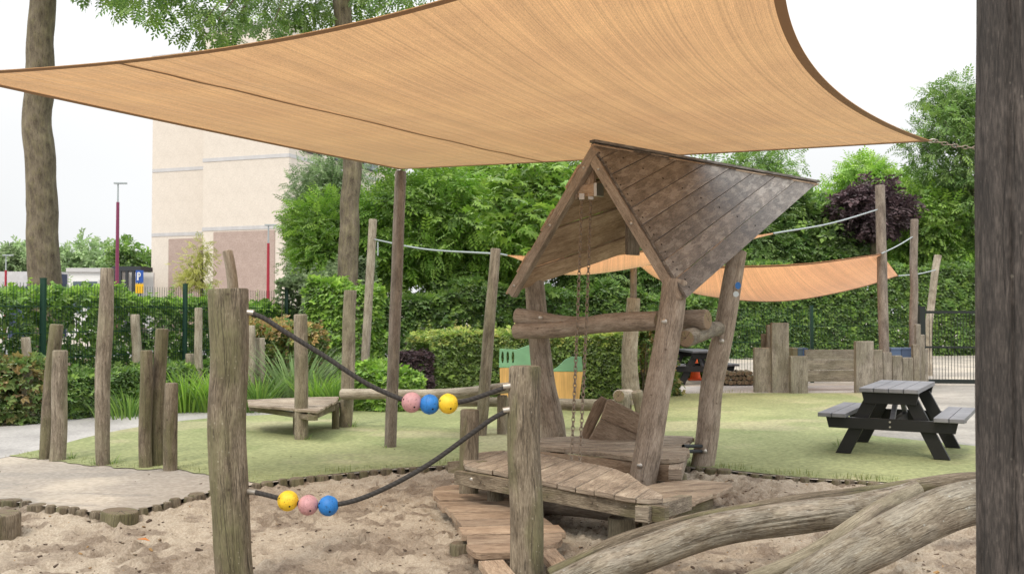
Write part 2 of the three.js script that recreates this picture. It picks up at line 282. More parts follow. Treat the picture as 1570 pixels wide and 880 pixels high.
M.soil = new THREE.MeshStandardMaterial({ map: dataTex(512, 512, (u, v) => { const a = pfbm(u, v, 6, 6, 41, 6), b = pfbm(u, v, 90, 90, 47, 3); return mix3([66, 50, 38], [120, 98, 76], clamp(0.9 * a + 0.8 * (b - 0.5))); }), bumpMap: rep(fineBump, 3), bumpScale: 0.03, roughness: 1 });
M.asphalt = new THREE.MeshStandardMaterial({ map: dataTex(256, 256, (u, v) => { const k = 104 + 60 * (pfbm(u, v, 20, 20, 51, 4) - 0.5); return [k, k, k]; }), roughness: 0.95 });
M.turf = new THREE.MeshStandardMaterial({
  map: dataTex(1024, 1024, (u, v) => {
    const a = pfbm(u, v, 4, 4, 61, 6), b = pfbm(u, v, 220, 220, 67, 2), s = pfbm(u, v, 5, 6, 71, 7), w = pfbm(u, v, 9, 9, 75, 5);
    let c = mix3([142, 148, 104], [155, 160, 114], step(a, 0.36, 0.6)); c = mix3(c, [124, 136, 88], 0.45 * step(w, 0.52, 0.66));
    c = mix3(c, [176, 166, 138], 0.5 * step(s, 0.55, 0.7)); const k = (b - 0.5) * 56; return [c[0] + k, c[1] + k, c[2] + k * 0.8];
  }), bumpMap: rep(fineBump, 10), bumpScale: 0.012, roughness: 1 });

const pitFar = [on(-420, 752), on(-160, 758), on(0, 767), on(90, 779), on(176, 790), on(255, 771), on(330, 753), on(420, 739), on(520, 728), on(640, 718), on(800, 712), on(960, 712), on(1090, 720), on(1230, 734), on(1380, 744), on(1520, 772), on(1800, 850)];
const pit = [...pitFar.slice(0, 4), pitFar[4], ...smooth(pitFar.slice(5), 3).slice(1), V(6.5, 0, 3), V(-6.5, 0, 3)];
struct('ground', flatShape([V(-400, 0, 60), V(400, 0, 60), V(400, 0, -500), V(-400, 0, -500)], 0, 5, [pit]), M.dust);

const pathLow = smooth([on(-260, 760), on(-100, 728), on(0, 703), on(70, 688), on(150, 667), on(240, 651), on(330, 641), on(520, 632), on(640, 627), on(780, 617), on(900, 610), on(1040, 604), on(1325, 603)], 4);
const pathUp = smooth([on(-260, 700), on(-100, 668), on(0, 652), on(100, 643), on(220, 634), on(330, 629), on(520, 623), on(640, 618), on(780, 606), on(900, 600), on(1040, 593), on(1325, 591)], 4);
const lawnLow = [on(1325, 603), on(1332, 668), on(1420, 677), on(1530, 688), on(1800, 700), on(1850, 840)];
struct('path', flatShape([...pathLow, ...pathUp.slice().reverse()], 0.004, 3), M.path);
{ // artificial turf between the path and the sandpit, its worn near edge running into the swept sand on the left
  const near = smooth([on(12, 700), on(40, 702), on(75, 706), on(130, 713), on(200, 719), on(270, 722), on(335, 730), on(395, 741)], 5);
  const r = rng(12); near.forEach((p) => { p.x += (r() - 0.5) * 0.05; p.z += (r() - 0.5) * 0.14; });
  const border = smooth(pitFar.slice(7), 4).map((p) => p.clone().add(V(0, 0, -0.06)));
  const pathIn = pathLow.filter((p) => p.x > on(14, 700).x);
  struct('lawn', flatShape([...near, ...border, on(1850, 840), ...lawnLow.slice(0, 5).reverse(), ...pathIn.slice().reverse()], 0.008, 7), M.turf);
}
struct('pavement', flatShape([on(1325, 603), on(1332, 668), on(1420, 677), on(1530, 688), on(1900, 704), on(1900, 588), on(1325, 592)], 0.004, 4), M.paving);
struct('planting_bed', flatShape([...pathUp.slice(2, -8), on(1000, 585), V(3, 0, -34), V(-16, 0, -34), V(-22, 0, -14)], 0.004, 3), M.soil);
struct('road', flatShape([V(-200, 0, -36), V(-4, 0, -36), V(-4, 0, -47), V(-200, 0, -47)], 0.012, 4), M.asphalt);

let sandSurface = () => -0.1;
// sand, trodden all over: a dense sheet of dents and ridges inside the pit
const footprints = []; { const r = rng(99); for (let i = 0; i < 5200; i++) { const k = r(); footprints.push([-5.2 + r() * 11, -(4.8 + r() * 6.0), r() * 6.283, (0.035 + k * 0.08), (0.02 + k * 0.035), 0.006 + k * 0.018]); } }
const pitCurve = pitFar.map((p) => p.clone()), edgeDist = (x, z) => { let m = 9; for (let i = 0; i < pitCurve.length - 1; i++) { const a = pitCurve[i], b = pitCurve[i + 1], dx = b.x - a.x, dz = b.z - a.z, t = clamp(((x - a.x) * dx + (z - a.z) * dz) / (dx * dx + dz * dz)); m = Math.min(m, Math.hypot(x - a.x - dx * t, z - a.z - dz * t)); } return m; };
const sandBase = (x, z) => -0.105 + 0.062 * (1 - step(edgeDist(x, z), 0.05, 0.9)) + 0.06 * (fbm(x * 0.9 + 20, z * 0.9 + 50, 3, 3) - 0.45) + 0.055 * (fbm(x * 3.2 + 40, z * 3.2 + 70, 8, 4) - 0.46);
{
  const x0 = -5.4, x1 = 6.2, z0 = -10.9, z1 = -4.6, dx = 0.022, nx = Math.round((x1 - x0) / dx), nz = Math.round((z1 - z0) / dx), h = new Float32Array((nx + 1) * (nz + 1)), pos = new Float32Array((nx + 1) * (nz + 1) * 3), uv = new Float32Array((nx + 1) * (nz + 1) * 2), idx = [];
  for (let j = 0; j <= nz; j++) for (let i = 0; i <= nx; i++) { const x = x0 + i * dx, z = z0 + j * dx; h[j * (nx + 1) + i] = sandBase(x, z) + 0.03 * (fbm(x * 12, z * 12 + 90, 15, 4) - 0.45) + 0.012 * (n2(x * 26, z * 26 + 300, 19) - 0.5); }
  for (const [fx, fz, a, l, w, dp] of footprints) {
    const ca = Math.cos(a), sa = Math.sin(a), R = l * 1.8, i0 = Math.max(0, Math.floor((fx - R - x0) / dx)), i1 = Math.min(nx, Math.ceil((fx + R - x0) / dx)), j0 = Math.max(0, Math.floor((fz - R - z0) / dx)), j1 = Math.min(nz, Math.ceil((fz + R - z0) / dx));
    for (let j = j0; j <= j1; j++) for (let i = i0; i <= i1; i++) { const x = x0 + i * dx - fx, z = z0 + j * dx - fz, p = (x * ca + z * sa) / l, q = (-x * sa + z * ca) / w, d = p * p + q * q; if (d < 4) h[j * (nx + 1) + i] += dp * (-Math.exp(-d * 1.6) + 0.55 * Math.exp(-((Math.sqrt(d) - 1.35) ** 2) * 7)); }
  }
  for (let j = 0; j <= nz; j++) for (let i = 0; i <= nx; i++) { const k = j * (nx + 1) + i, x = x0 + i * dx, z = z0 + j * dx; pos[k * 3] = x; pos[k * 3 + 1] = Math.min(h[k], -0.008); pos[k * 3 + 2] = z; uv[k * 2] = x / 2.2; uv[k * 2 + 1] = z / 2.2; }
  for (let j = 0; j < nz; j++) for (let i = 0; i < nx; i++) { const a = j * (nx + 1) + i, b = a + 1, c = a + nx + 1, d = c + 1; idx.push(a, c, b, b, c, d); }
  const g = new THREE.BufferGeometry(); g.setAttribute('position', new THREE.BufferAttribute(pos, 3)); g.setAttribute('uv', new THREE.BufferAttribute(uv, 2)); g.setIndex(idx); g.computeVertexNormals();
  M.sand = new THREE.MeshStandardMaterial({ map: dataTex(1024, 1024, (u, v) => {
    const a = pfbm(u, v, 5, 5, 81, 6), b = pfbm(u, v, 250, 250, 87, 2), d = pfbm(u, v, 12, 12, 85, 5);
    let c = mix3([148, 136, 121], [171, 160, 144], step(a, 0.34, 0.62)); c = mix3(c, [116, 103, 90], 0.65 * step(d, 0.52, 0.66)); const k = (b - 0.5) * 60; return [c[0] + k, c[1] + k, c[2] + k];
  }), bumpMap: rep(fineBump, 4), bumpScale: 0.006, roughness: 1 });
  struct('sandpit_floor', g, M.sand);
  sandSurface = (x, z) => { const i = clamp(Math.round((x - x0) / dx), 0, nx), j = clamp(Math.round((z - z0) / dx), 0, nz); return pos[(j * (nx + 1) + i) * 3 + 1]; };
  // the pit goes on under and behind the camera as a plain bed
  struct('sandpit_bed', flatShape([V(-7, 0, 3.2), V(7, 0, 3.2), V(7, 0, -4.65), V(-7, 0, -4.65)], -0.1, 2.2), M.sand);
}
{ // wood chips, bits of bark and leaf crumbs scattered over the sand and the swept paving
  const r = rng(64), n = 4650, g = new THREE.BoxGeometry(1, 0.3, 0.45), im = new THREE.InstancedMesh(g, new THREE.MeshStandardMaterial({ color: 0xffffff, roughness: 1 }), n), m = new THREE.Matrix4(), q = new THREE.Quaternion(), eu = new THREE.Euler(), col = new THREE.Color();
  for (let i = 0; i < n; i++) {
    let x, y, z; const sandy = i < 4500;
    if (sandy) { x = -5 + r() * 10.5; z = -(5.2 + r() * 4.8); y = sandSurface(x, z) + 0.003; } else { const p = on(r() * 1000 - 200, 690 + r() * 90); x = p.x; z = p.z; y = 0.012; }
    const s = (sandy ? 1 : 0.6) * (0.007 + r() * r() * r() * 0.055); eu.set((r() - 0.5) * 0.7, r() * 6.283, (r() - 0.5) * 0.7); m.compose(V(x, y, z), q.setFromEuler(eu), V(s, s * 0.8, s)); im.setMatrixAt(i, m);
    const k = r(), c = k < 0.6 ? [0.1, 0.07, 0.05] : k < 0.85 ? [0.2, 0.15, 0.1] : [0.28, 0.17, 0.07], v = 0.6 + 0.7 * r(); im.setColorAt(i, col.setRGB(c[0] * v, c[1] * v, c[2] * v));
  }
  im.name = 'wood_litter'; im.userData = { kind: 'stuff', label: 'scattered wood chips and leaf crumbs on the sand', category: 'litter' }; shadows(im); scene.add(im);
}
{ // blades of real grass that have seeded along the edges of the artificial turf
  const r = rng(65), pts = [...smooth(pitFar.slice(7, 15), 20).map((p) => [p, 0.1]), ...pathLow.filter((p) => p.x > -4.6).flatMap((p, i, a) => i ? [0, 0.2, 0.4, 0.6, 0.8].map((k) => [a[i - 1].clone().lerp(p, k), 0.05]) : []), ...smooth([on(20, 701), on(75, 706), on(130, 713), on(200, 719), on(270, 722), on(335, 730), on(395, 741)], 16).map((p) => [p, 0.3])];
  const n = 4500, g = new THREE.BufferGeometry(); g.setAttribute('position', new THREE.Float32BufferAttribute([-0.045, 0, 0, 0.045, 0, 0, 0.03, 0.6, 0.12, -0.045, 0, 0, 0.03, 0.6, 0.12, -0.03, 0.6, 0.12, -0.03, 0.6, 0.12, 0.03, 0.6, 0.12, 0, 1, 0.42], 3)); g.computeVertexNormals();
  const im = new THREE.InstancedMesh(g, new THREE.MeshStandardMaterial({ color: 0xffffff, roughness: 0.9, side: THREE.DoubleSide }), n), m = new THREE.Matrix4(), q = new THREE.Quaternion(), col = new THREE.Color();
  for (let i = 0; i < n; i++) { const [p, w] = pts[Math.floor(r() * pts.length)], tuft = fbm(p.x * 2.3, p.z * 2.3, 44, 3), s = (0.02 + 0.06 * r()) * (tuft > 0.47 ? 1 : 0.45); m.compose(V(p.x + (r() - 0.5) * 0.25, 0.004, p.z - 0.2 + (r() - 0.5) * (w + 0.1)), q.setFromEuler(new THREE.Euler((r() - 0.5) * 0.5, r() * 6.283, 0)), V(s, s, s)); im.setMatrixAt(i, m); const k = r(); im.setColorAt(i, col.setRGB(0.13 + 0.14 * k, 0.19 + 0.09 * k, 0.05 + 0.04 * k)); }
  im.name = 'edge_grass'; im.userData = { kind: 'stuff', label: 'short grass seeded along the edges of the lawn', category: 'grass' }; shadows(im); scene.add(im);
}
// sawn logs set upright along the edge of the pit
function edging(pts, label, seed) {
  const c = new THREE.CatmullRomCurve3(pts, false, 'centripetal', 0.3), L = c.getLength(), r = rng(seed), t = thing('log_edging', label, 'edging', V(pts[0].x, 0, pts[0].z));
  for (let s = 0; s < L;) {
    const rad = 0.042 + r() * r() * 0.045, p = c.getPointAt(s / L), y = 0.002 + r() * 0.02;
    part('log', logGeo([V(p.x, -0.22, p.z), V(p.x + (r() - 0.5) * 0.03, y, p.z + (r() - 0.5) * 0.03)], [rad * 0.97, rad], { seg: 11, amp: 0.09, seed: seed + Math.floor(s * 90), bevel: 0.012, wob: 0 }), [M.postOld, M.end], t);
    s += rad * 2 + 0.01 + r() * 0.05;
  }
}
edging(pitFar.slice(1, 5), 'row of short sawn logs bounding the sand at the left, ending at a corner', 7);
edging(smooth(pitFar.slice(4, 13), 3), 'row of short sawn logs between sand and lawn behind the rope posts', 8);
edging(smooth(pitFar.slice(12), 3), 'row of short sawn logs between sand and lawn at the right of the playhouse', 9);
{ const p = on(181, 786); single('corner_stump', 'wide low stump at the corner of the log edging', 'stump', logGeo([V(p.x, -0.25, p.z + 0.02), V(p.x + 0.02, 0.02, p.z + 0.02)], [0.13, 0.145], { seg: 18, amp: 0.06, seed: 4 }), [M.postOld, M.end], V(p.x, 0, p.z)); }
{ const p = on(-6, 826, -0.1); single('low_stump', 'low cut stump standing in the sand at the left edge', 'stump', logGeo([V(p.x, -0.3, p.z), V(p.x, 0.09, p.z)], [0.17, 0.165], { seg: 20, amp: 0.05, seed: 6 }), [M.postOld, M.end], V(p.x, 0, p.z)); }

// ------------------------------------------------------------------ fences
function meshFence(name, label, pts, h, mat, wire, base = 0) {
  const t = thing(name, label, 'fence', V(pts[0].x, base, pts[0].z));
  for (const p of pts) { part('post', new THREE.BoxGeometry(0.07, h + 0.06, 0.07).translate(p.x, base + (h + 0.06) / 2, p.z), mat, t); part('post_cap', new THREE.BoxGeometry(0.078, 0.02, 0.078).translate(p.x, base + h + 0.07, p.z), mat, t); }
  for (let i = 0; i < pts.length - 1; i++) {
    const a = pts[i], b = pts[i + 1], L = a.distanceTo(b), d = b.clone().sub(a).normalize(), ry = Math.atan2(-d.z, d.x), gs = [], n = Math.floor(L / wire);
    for (let k = 1; k < n; k++) { const p = a.clone().addScaledVector(d, k * L / n); gs.push(new THREE.CylinderGeometry(0.004, 0.004, h - 0.06, 4, 1, true).translate(p.x, base + 0.06 + (h - 0.06) / 2, p.z)); }
    for (let y = 0.1; y < h; y += 0.4) for (const o of [-0.007, 0.007]) gs.push(new THREE.BoxGeometry(L - 0.07, 0.014, 0.008).translate(0, 0, o).rotateY(ry).translate((a.x + b.x) / 2, base + Math.min(y, h - 0.02), (a.z + b.z) / 2).deleteAttribute('uv'));
    gs.forEach((g) => g.deleteAttribute('uv'));
    part('wire_panel', mergeGeometries(gs.map((g) => g.toNonIndexed())), mat, t);
  }
}
{
  const A = V(-7.2, 0, -15), dir = V(0.37, 0, -0.93), P = (s) => A.clone().addScaledVector(dir, s);
  meshFence('mesh_fence', 'dark green wire mesh fence in front of the ivy hedge at the left', [-6.4, -3.2, 0, 3.2, 6.4, 9.6].map(P), 2.06, M.fence, 0.06);
  meshFence('mesh_fence', 'dark green wire mesh fence behind the trimmed hedge in the shade of trees', [P(9.62), V(-1.2, 0, -24.6), V(1.6, 0, -24.8), V(4.2, 0, -24.6)], 1.75, M.fence, 0.07);
  meshFence('mesh_fence', 'green wire mesh fence behind the upright sleeper wall', [V(4.25, 0, -24.4), at(1245, 480, 22.6).setY(0), at(1408, 480, 22.0).setY(0)], 1.7, M.fence, 0.07);
}
{ // the gate at the right: heavy frame with close upright rods
  const a = at(1414, 480, 21.6).setY(0), b = at(1620, 480, 21.2).setY(0), t = thing('metal_gate', 'wide dark metal gate of close upright rods at the right', 'gate', a.clone()), L = a.distanceTo(b), d = b.clone().sub(a).normalize(), ry = Math.atan2(-d.z, d.x);
  for (const p of [a, b]) part('gate_post', new THREE.BoxGeometry(0.12, 1.75, 0.12).translate(p.x, 0.875, p.z), M.fenceDark, t);
  for (const [y, h] of [[0.1, 0.09], [1.62, 0.06], [0.85, 0.04]]) part('rail', new THREE.BoxGeometry(L - 0.13, h, 0.06).rotateY(ry).translate((a.x + b.x) / 2, y, (a.z + b.z) / 2), M.fenceDark, t);
  const gs = []; for (let s = 0.16; s < L - 0.1; s += 0.065) { const p = a.clone().addScaledVector(d, s); gs.push(new THREE.CylinderGeometry(0.006, 0.006, 1.44, 5, 1, true).translate(p.x, 0.865, p.z)); }
  part('rods', mergeGeometries(gs), M.fenceDark, t);
}

// ------------------------------------------------------------------ buildings and street things far behind
M.brickPale = new THREE.MeshStandardMaterial({ map: dataTex(512, 512, (u, v, i, j) => { const row = Math.floor(v * 64), fr = v * 64 - row, fu = ((u * 24 + (row % 2) * 0.5) % 1 + 1) % 1, col = Math.floor(u * 24 + (row % 2) * 0.5), k = hs(col & 31, row, 5) * 14 - 7 + 10 * (pfbm(u, v, 4, 4, 92, 5) - 0.47), m = fr < 0.14 || fu < 0.05 ? -8 : 0; return [214 + k + m, 206 + k + m, 196 + k + m]; }), roughness: 0.95 });
M.brickGrey = new THREE.MeshStandardMaterial({ map: dataTex(512, 512, (u, v) => { const row = Math.floor(v * 64), fr = v * 64 - row, fu = ((u * 24 + (row % 2) * 0.5) % 1 + 1) % 1, col = Math.floor(u * 24 + (row % 2) * 0.5), k = hs(col & 31, row, 9) * 18 - 9 + 12 * (pfbm(u, v, 4, 4, 95, 5) - 0.47), m = fr < 0.14 || fu < 0.05 ? 12 : 0; return [166 + k + m, 148 + k + m, 140 + k + m]; }), roughness: 0.95 });
M.concrete = new THREE.MeshStandardMaterial({ map: dataTex(128, 128, (u, v) => { const k = 190 + 30 * (pfbm(u, v, 4, 4, 99, 5) - 0.47); return [k, k, k * 1.01]; }), roughness: 0.9 });
M.white = new THREE.MeshStandardMaterial({ color: 0xd8d9da, roughness: 0.8 });
M.glass = new THREE.MeshPhysicalMaterial({ color: 0x4a5a62, roughness: 0.08, metalness: 0, clearcoat: 1 });
M.frameDark = new THREE.MeshStandardMaterial({ color: 0x2b3036, roughness: 0.6 });
M.maroon = new THREE.MeshStandardMaterial({ color: 0x7a2f50, roughness: 0.5 });
M.redPaint = new THREE.MeshStandardMaterial({ color: 0x9a2233, roughness: 0.5 });
const boxUV = (w, h, d, x, y, z, tile = 1.5) => { const g = new THREE.BoxGeometry(w, h, d).toNonIndexed(), p = g.attributes.position, n = g.attributes.normal, uv = []; g.translate(x, y, z); for (let i = 0; i < p.count; i++) uv.push((Math.abs(n.getX(i)) > 0.5 ? p.getZ(i) : p.getX(i)) / tile, (Math.abs(n.getY(i)) > 0.5 ? p.getZ(i) : p.getY(i)) / tile); g.setAttribute('uv', new THREE.Float32BufferAttribute(uv, 2)); return g; };
const local = (name, geo, mat, parent) => { const m = shadows(new THREE.Mesh(geo, mat)); m.name = name; parent.add(m); return m; };
{ // pale brick apartment block: its near volume 5.9 m wide, a set-back volume on its left, the side with windows on the right
  const c = at(441, 480, 58).setY(0), t = thing('apartment_block', 'tall windowless pale brick apartment block with grey brick lower panels', 'building', c); t.rotation.y = -0.34;
  const tw = 6.1;   // local frame: x to the left is negative, the corner at the origin, the body behind (-z)
  const hgt = 18.9, LW = 6.0;
  local('wall', boxUV(tw, hgt, 16, -tw / 2, hgt / 2, -8), M.brickPale, t);
  local('wall', boxUV(LW, hgt - 0.6, 12, -tw - LW / 2, (hgt - 0.6) / 2, -8.6), M.brickPale, t);
  for (const y of [6.75, 11.0, 15.2]) { local('band', boxUV(tw + 0.06, 0.22, 16.06, -tw / 2, y, -8), M.concrete, t); local('band', boxUV(LW + 0.03, 0.22, 12.06, -tw - LW / 2 + 0.03, y, -8.6), M.concrete, t); }
  local('lower_panel', boxUV(tw - 1.75, 6.3, 0.06, -tw / 2 - 0.05, 3.4, 0.02), M.brickGrey, t);
  local('lower_panel', boxUV(LW - 1.7, 6.1, 0.06, -tw - LW / 2 + 0.55, 3.4, -2.58), M.brickGrey, t);
  local('roof_edge', boxUV(tw + 0.2, 0.35, 16.2, -tw / 2, hgt + 0.17, -8), M.concrete, t);
  local('roof_edge', boxUV(LW + 0.1, 0.35, 12.2, -tw - LW / 2, hgt - 0.42, -8.6), M.concrete, t);
  for (const y of [1.9, 5.4, 8.9, 12.4, 16]) for (const z of [-2.6, -6.4, -10.2]) { const w = local('window', new THREE.BoxGeometry(0.1, 1.9, 2.2).translate(0.03, y, z), M.frameDark, t); local('pane', new THREE.BoxGeometry(0.04, 1.7, 0.95).translate(0.085, y, z - 0.52), M.glass, w); local('pane', new THREE.BoxGeometry(0.04, 1.7, 0.95).translate(0.085, y, z + 0.52), M.glass, w); }
  local('door', new THREE.BoxGeometry(0.1, 2.2, 1.2).translate(0.06, 1.15, -13), M.frameDark, t);
}
{ // low white house with a glazed veranda
  const c = at(165, 480, 62).setY(0), t = thing('white_bungalow', 'low white bungalow with a dark pergola beyond the fence', 'building', c);
  local('wall', boxUV(3.4, 4.2, 4, -0.85, 2.1, -2), M.white, t); local('roof', new THREE.BoxGeometry(3.6, 0.25, 4.3).translate(-0.85, 4.33, -2), M.concrete, t);
  for (const x of [-1.9, -1.0, -0.1]) { const w = local('window', new THREE.BoxGeometry(0.8, 2.2, 0.08).translate(x, 2.6, 0.03), M.white, t); local('pane', new THREE.BoxGeometry(0.64, 2.0, 0.05).translate(x, 2.6, 0.07), M.glass, w); }
  const p = local('pergola', new THREE.BoxGeometry(1.8, 0.28, 2).translate(1.75, 4.35, 0.6), M.frameDark, t);
  for (let i = 0; i < 5; i++) local('pergola_post', new THREE.BoxGeometry(0.16, 4.2, 0.16).translate(0.95 + i * 0.4, 2.1, 1.5), M.frameDark, p);
  local('veranda_wall', boxUV(1.6, 4.2, 0.2, 1.75, 2.1, -0.9), M.white, t);
  const c2 = at(20, 480, 66).setY(0), h = thing('white_house', 'small white house with a dark blue gable at the far left', 'building', c2);
  local('wall', boxUV(6, 3.4, 5, 0, 1.7, -2.5), M.white, h);
  local('roof', new THREE.ExtrudeGeometry(new THREE.Shape([new THREE.Vector2(-3.2, 3.4), new THREE.Vector2(3.2, 3.4), new THREE.Vector2(3.0, 4.4), new THREE.Vector2(-3.0, 4.4)]), { depth: 5.2, bevelEnabled: false }).translate(0, 0, -5.1), M.concrete, h);
  local('side_wing', new THREE.ExtrudeGeometry(new THREE.Shape([new THREE.Vector2(1.0, 0), new THREE.Vector2(3.4, 0), new THREE.Vector2(3.4, 4.2), new THREE.Vector2(2.8, 4.0), new THREE.Vector2(1.0, 2.2)]), { depth: 3, bevelEnabled: false }).translate(0.2, 0, 0.05), new THREE.MeshStandardMaterial({ color: 0x343f5c, roughness: 0.7 }), h);
}
function lamp(u, vTop, d, label, mat, r = 0.07) {
  const top = at(u, vTop, d), b = V(top.x, 0, top.z), t = thing('street_lamp', label, 'street lamp', b, 'street lamps beyond the fence'), H = top.y;
  local('pole', new THREE.CylinderGeometry(r * 0.75, r, H - 0.9, 10).translate(0, (H - 0.9) / 2, 0), mat, t); local('upper_pole', new THREE.CylinderGeometry(0.035, 0.045, 0.9, 8).translate(0, H - 0.45, 0), M.galv, t);
  local('lamp_head', new THREE.BoxGeometry(0.6, 0.07, 0.2).translate(0.12, H + 0.03, 0), M.galv, t);
}
lamp(180, 282, 48, 'tall maroon street lamp standing clear of the pale building', M.maroon, 0.1);
lamp(411, 346, 50, 'dark red street lamp in front of the grey brick panel', M.redPaint, 0.09);
lamp(8, 392, 60, 'short red street lamp at the far left edge', M.redPaint, 0.09);
{ const p = at(213, 430, 44), t = thing('parking_sign', 'blue and yellow road sign on a post beyond the fence', 'sign', V(p.x, 0, p.z));
  local('post', new THREE.CylinderGeometry(0.03, 0.03, 3.5, 8).translate(0, 1.75, -0.04), M.galv, t);
  local('blue_plate', new THREE.BoxGeometry(0.34, 0.55, 0.03).translate(0, 3.25, 0), new THREE.MeshStandardMaterial({ color: 0x1f4fa0, roughness: 0.5 }), t);
  local('white_mark', mergeGeometries([new THREE.BoxGeometry(0.07, 0.36, 0.012).translate(-0.07, 3.25, 0.022), new THREE.TorusGeometry(0.09, 0.03, 6, 16, 3.1416).rotateZ(-1.5708).translate(-0.05, 3.32, 0.018)]), M.white, t);
  local('yellow_plate', new THREE.BoxGeometry(0.36, 0.42, 0.03).translate(0, 2.7, 0), new THREE.MeshStandardMaterial({ color: 0xe0b010, roughness: 0.5 }), t); }
// ------------------------------------------------------------------ upright posts
// post(top u, top v, base u, base v, width in px at the base, ...): base on level y0, straight or through extra photo points
function post(name, label, cat, [ut, vt], [ub, vb], w, mat, o = {}) {
  const y0 = o.y0 ?? 0, B = o.d ? at(ub, vb, o.d).setY(y0) : on(ub, vb, y0), d = -B.z, dt = d - (o.lean ?? 0), T = at(ut, vt, dt), r = w / 2 * d / FPX, mids = (o.mid ?? []).map(([u, v]) => at(u, v, d));
  const pts = [V(B.x, y0 - 0.25, B.z), ...mids, T];
  const g = logGeo(pts, o.radii ? o.radii.map((k) => k * r) : [r * 1.02, r, r * 0.97], { seg: o.seg ?? 40, seed: o.seed ?? Math.floor(ub * 7 + vb), amp: o.amp ?? 0.045, wob: o.wob ?? 0.008, bevel: o.bevel ?? Math.min(0.012, r * 0.25), splits: o.splits ?? 4, step: o.step ?? 0.1 });
  return single(name, label, cat, g, [mat, o.end ?? M.end], V(B.x, y0, B.z), o.group);
}
const SAND = -0.1;
post('rope_post', 'thick greenish round post at the front left holding the upper ends of both ropes', 'post', [346, 443], [360, 893], 57, M.postOld, { y0: SAND, d: 6.15, radii: [0.98, 0.97, 1.0, 1.0, 1.08], seg: 96, seed: 3, wob: 0.014, bevel: 0.008, amp: 0.05, splits: 9, step: 0.05 });
post('rope_post', 'shorter greenish round post in front of the playhouse where both ropes end', 'post', [805, 561], [806, 893], 51, M.postOld, { y0: SAND, d: 6.15, seg: 96, seed: 8, wob: 0.006, amp: 0.03, splits: 8, step: 0.05 });
const gL = 'upright posts on the lawn';
post('upright_post', 'taller leaning post of the pair at the far left lawn edge', 'post', [84, 497], [71, 703], 20, M.postOld, { mid: [[76, 610]] });
post('upright_post', 'shorter post of the pair at the far left lawn edge', 'post', [92, 537], [87, 706], 23, M.postGrey, {});
post('upright_post', 'single tall smooth post standing alone at the left lawn edge', 'post', [164, 411], [157, 713], 22, M.postGrey, { mid: [[158, 600], [160, 520]], radii: [0.9, 1, 1.05, 0.9] });
post('upright_post', 'left post of the cluster of three at the lawn edge', 'post', [224, 537], [222, 717], 19, M.postOld, {});
post('upright_post', 'tallest middle post of the cluster of three, greenish', 'post', [249, 504], [239, 714], 20, M.postOld, { mid: [[242, 620]] });
post('upright_post', 'shortest right post of the cluster of three', 'post', [261, 587], [259, 721], 21, M.postOld, {});
post('upright_post', 'tall crooked post rising behind the thick front left post', 'post', [347, 384], [341, 727], 18, M.postPale, { mid: [[350, 620], [358, 500], [356, 440]], radii: [1.1, 1.1, 1, 0.95, 0.85] });
post('upright_post', 'pale post of the pair by the shrubs at the left frame edge, the taller', 'post', [38, 517], [42, 648], 14, M.postPale, {});
post('upright_post', 'pale post of the pair by the shrubs at the left frame edge, the shorter', 'post', [48, 555], [50, 650], 8, M.postPale, {});
post('upright_post', 'pale knotted post beside the hedge left of the cluster of three', 'post', [207, 482], [209, 615], 14, M.postPale, { d: 16.6 });
post('upright_post', 'thin pale post just behind the knotted post by the hedge', 'post', [219, 502], [220, 612], 10, M.postPale, { d: 17.2 });
post('upright_post', 'short pale post beside a taller one in front of the hedge', 'post', [290, 542], [291, 618], 13, M.postPale, { d: 16.8 });
post('upright_post', 'tall slim pale post beside a short one in front of the hedge', 'post', [303, 472], [306, 619], 12, M.postPale, { d: 16.6 });
post('upright_post', 'taller of two pale posts between the front left post and the plank bench', 'post', [384, 499], [387, 612], 12, M.postPale, { d: 16.4 });
post('upright_post', 'shorter of two pale posts between the front left post and the plank bench', 'post', [398, 518], [400, 612], 14, M.postPale, { d: 16.6 });
post('upright_post', 'grey post at the front of the low plank bench', 'post', [460, 482], [463, 674], 21, M.postGrey, { lean: 0.1 });
post('upright_post', 'grey post carrying the left end of the balance log', 'post', [537, 445], [529, 655], 20, M.postGrey, {});
const gP = 'poles of the shade sails';
post('sail_pole', 'tall squared sail pole under the low corner of the big tan sail', 'pole', [614, 262], [597, 686], 18, M.pole, { amp: 0.03, wob: 0.003 });
post('sail_pole', 'pale leaning sail pole in the shrubs left of the big sail corner', 'pole', [571, 336], [556, 600], 13, M.postPale, { d: 18.2, wob: 0.003 });
post('sail_pole', 'grey leaning sail pole left of the playhouse holding a rope', 'pole', [760, 381], [735, 668], 18, M.postGrey, { mid: [[742, 600]], radii: [1.0, 1.0, 0.85], wob: 0.004 });
post('sail_pole', 'tall brown sail pole behind the sleeper wall', 'pole', [1350, 284], [1358, 592], 15, M.pole, { d: 20.4, wob: 0.003 });
post('sail_pole', 'middle sail pole of three at the right gate', 'pole', [1403, 336], [1400, 590], 12, M.pole, { d: 21.2, wob: 0.005 });
post('sail_pole', 'pale crooked sail pole beyond the gate', 'pole', [1439, 391], [1427, 576], 11, M.postPale, { mid: [[1424, 520], [1431, 450]], wob: 0.006 });
post('sail_pole', 'sail pole behind the dark foreground post taking the chain of the big sail', 'pole', [1543, 205], [1543, 715], 17, M.pole, { wob: 0.002 });
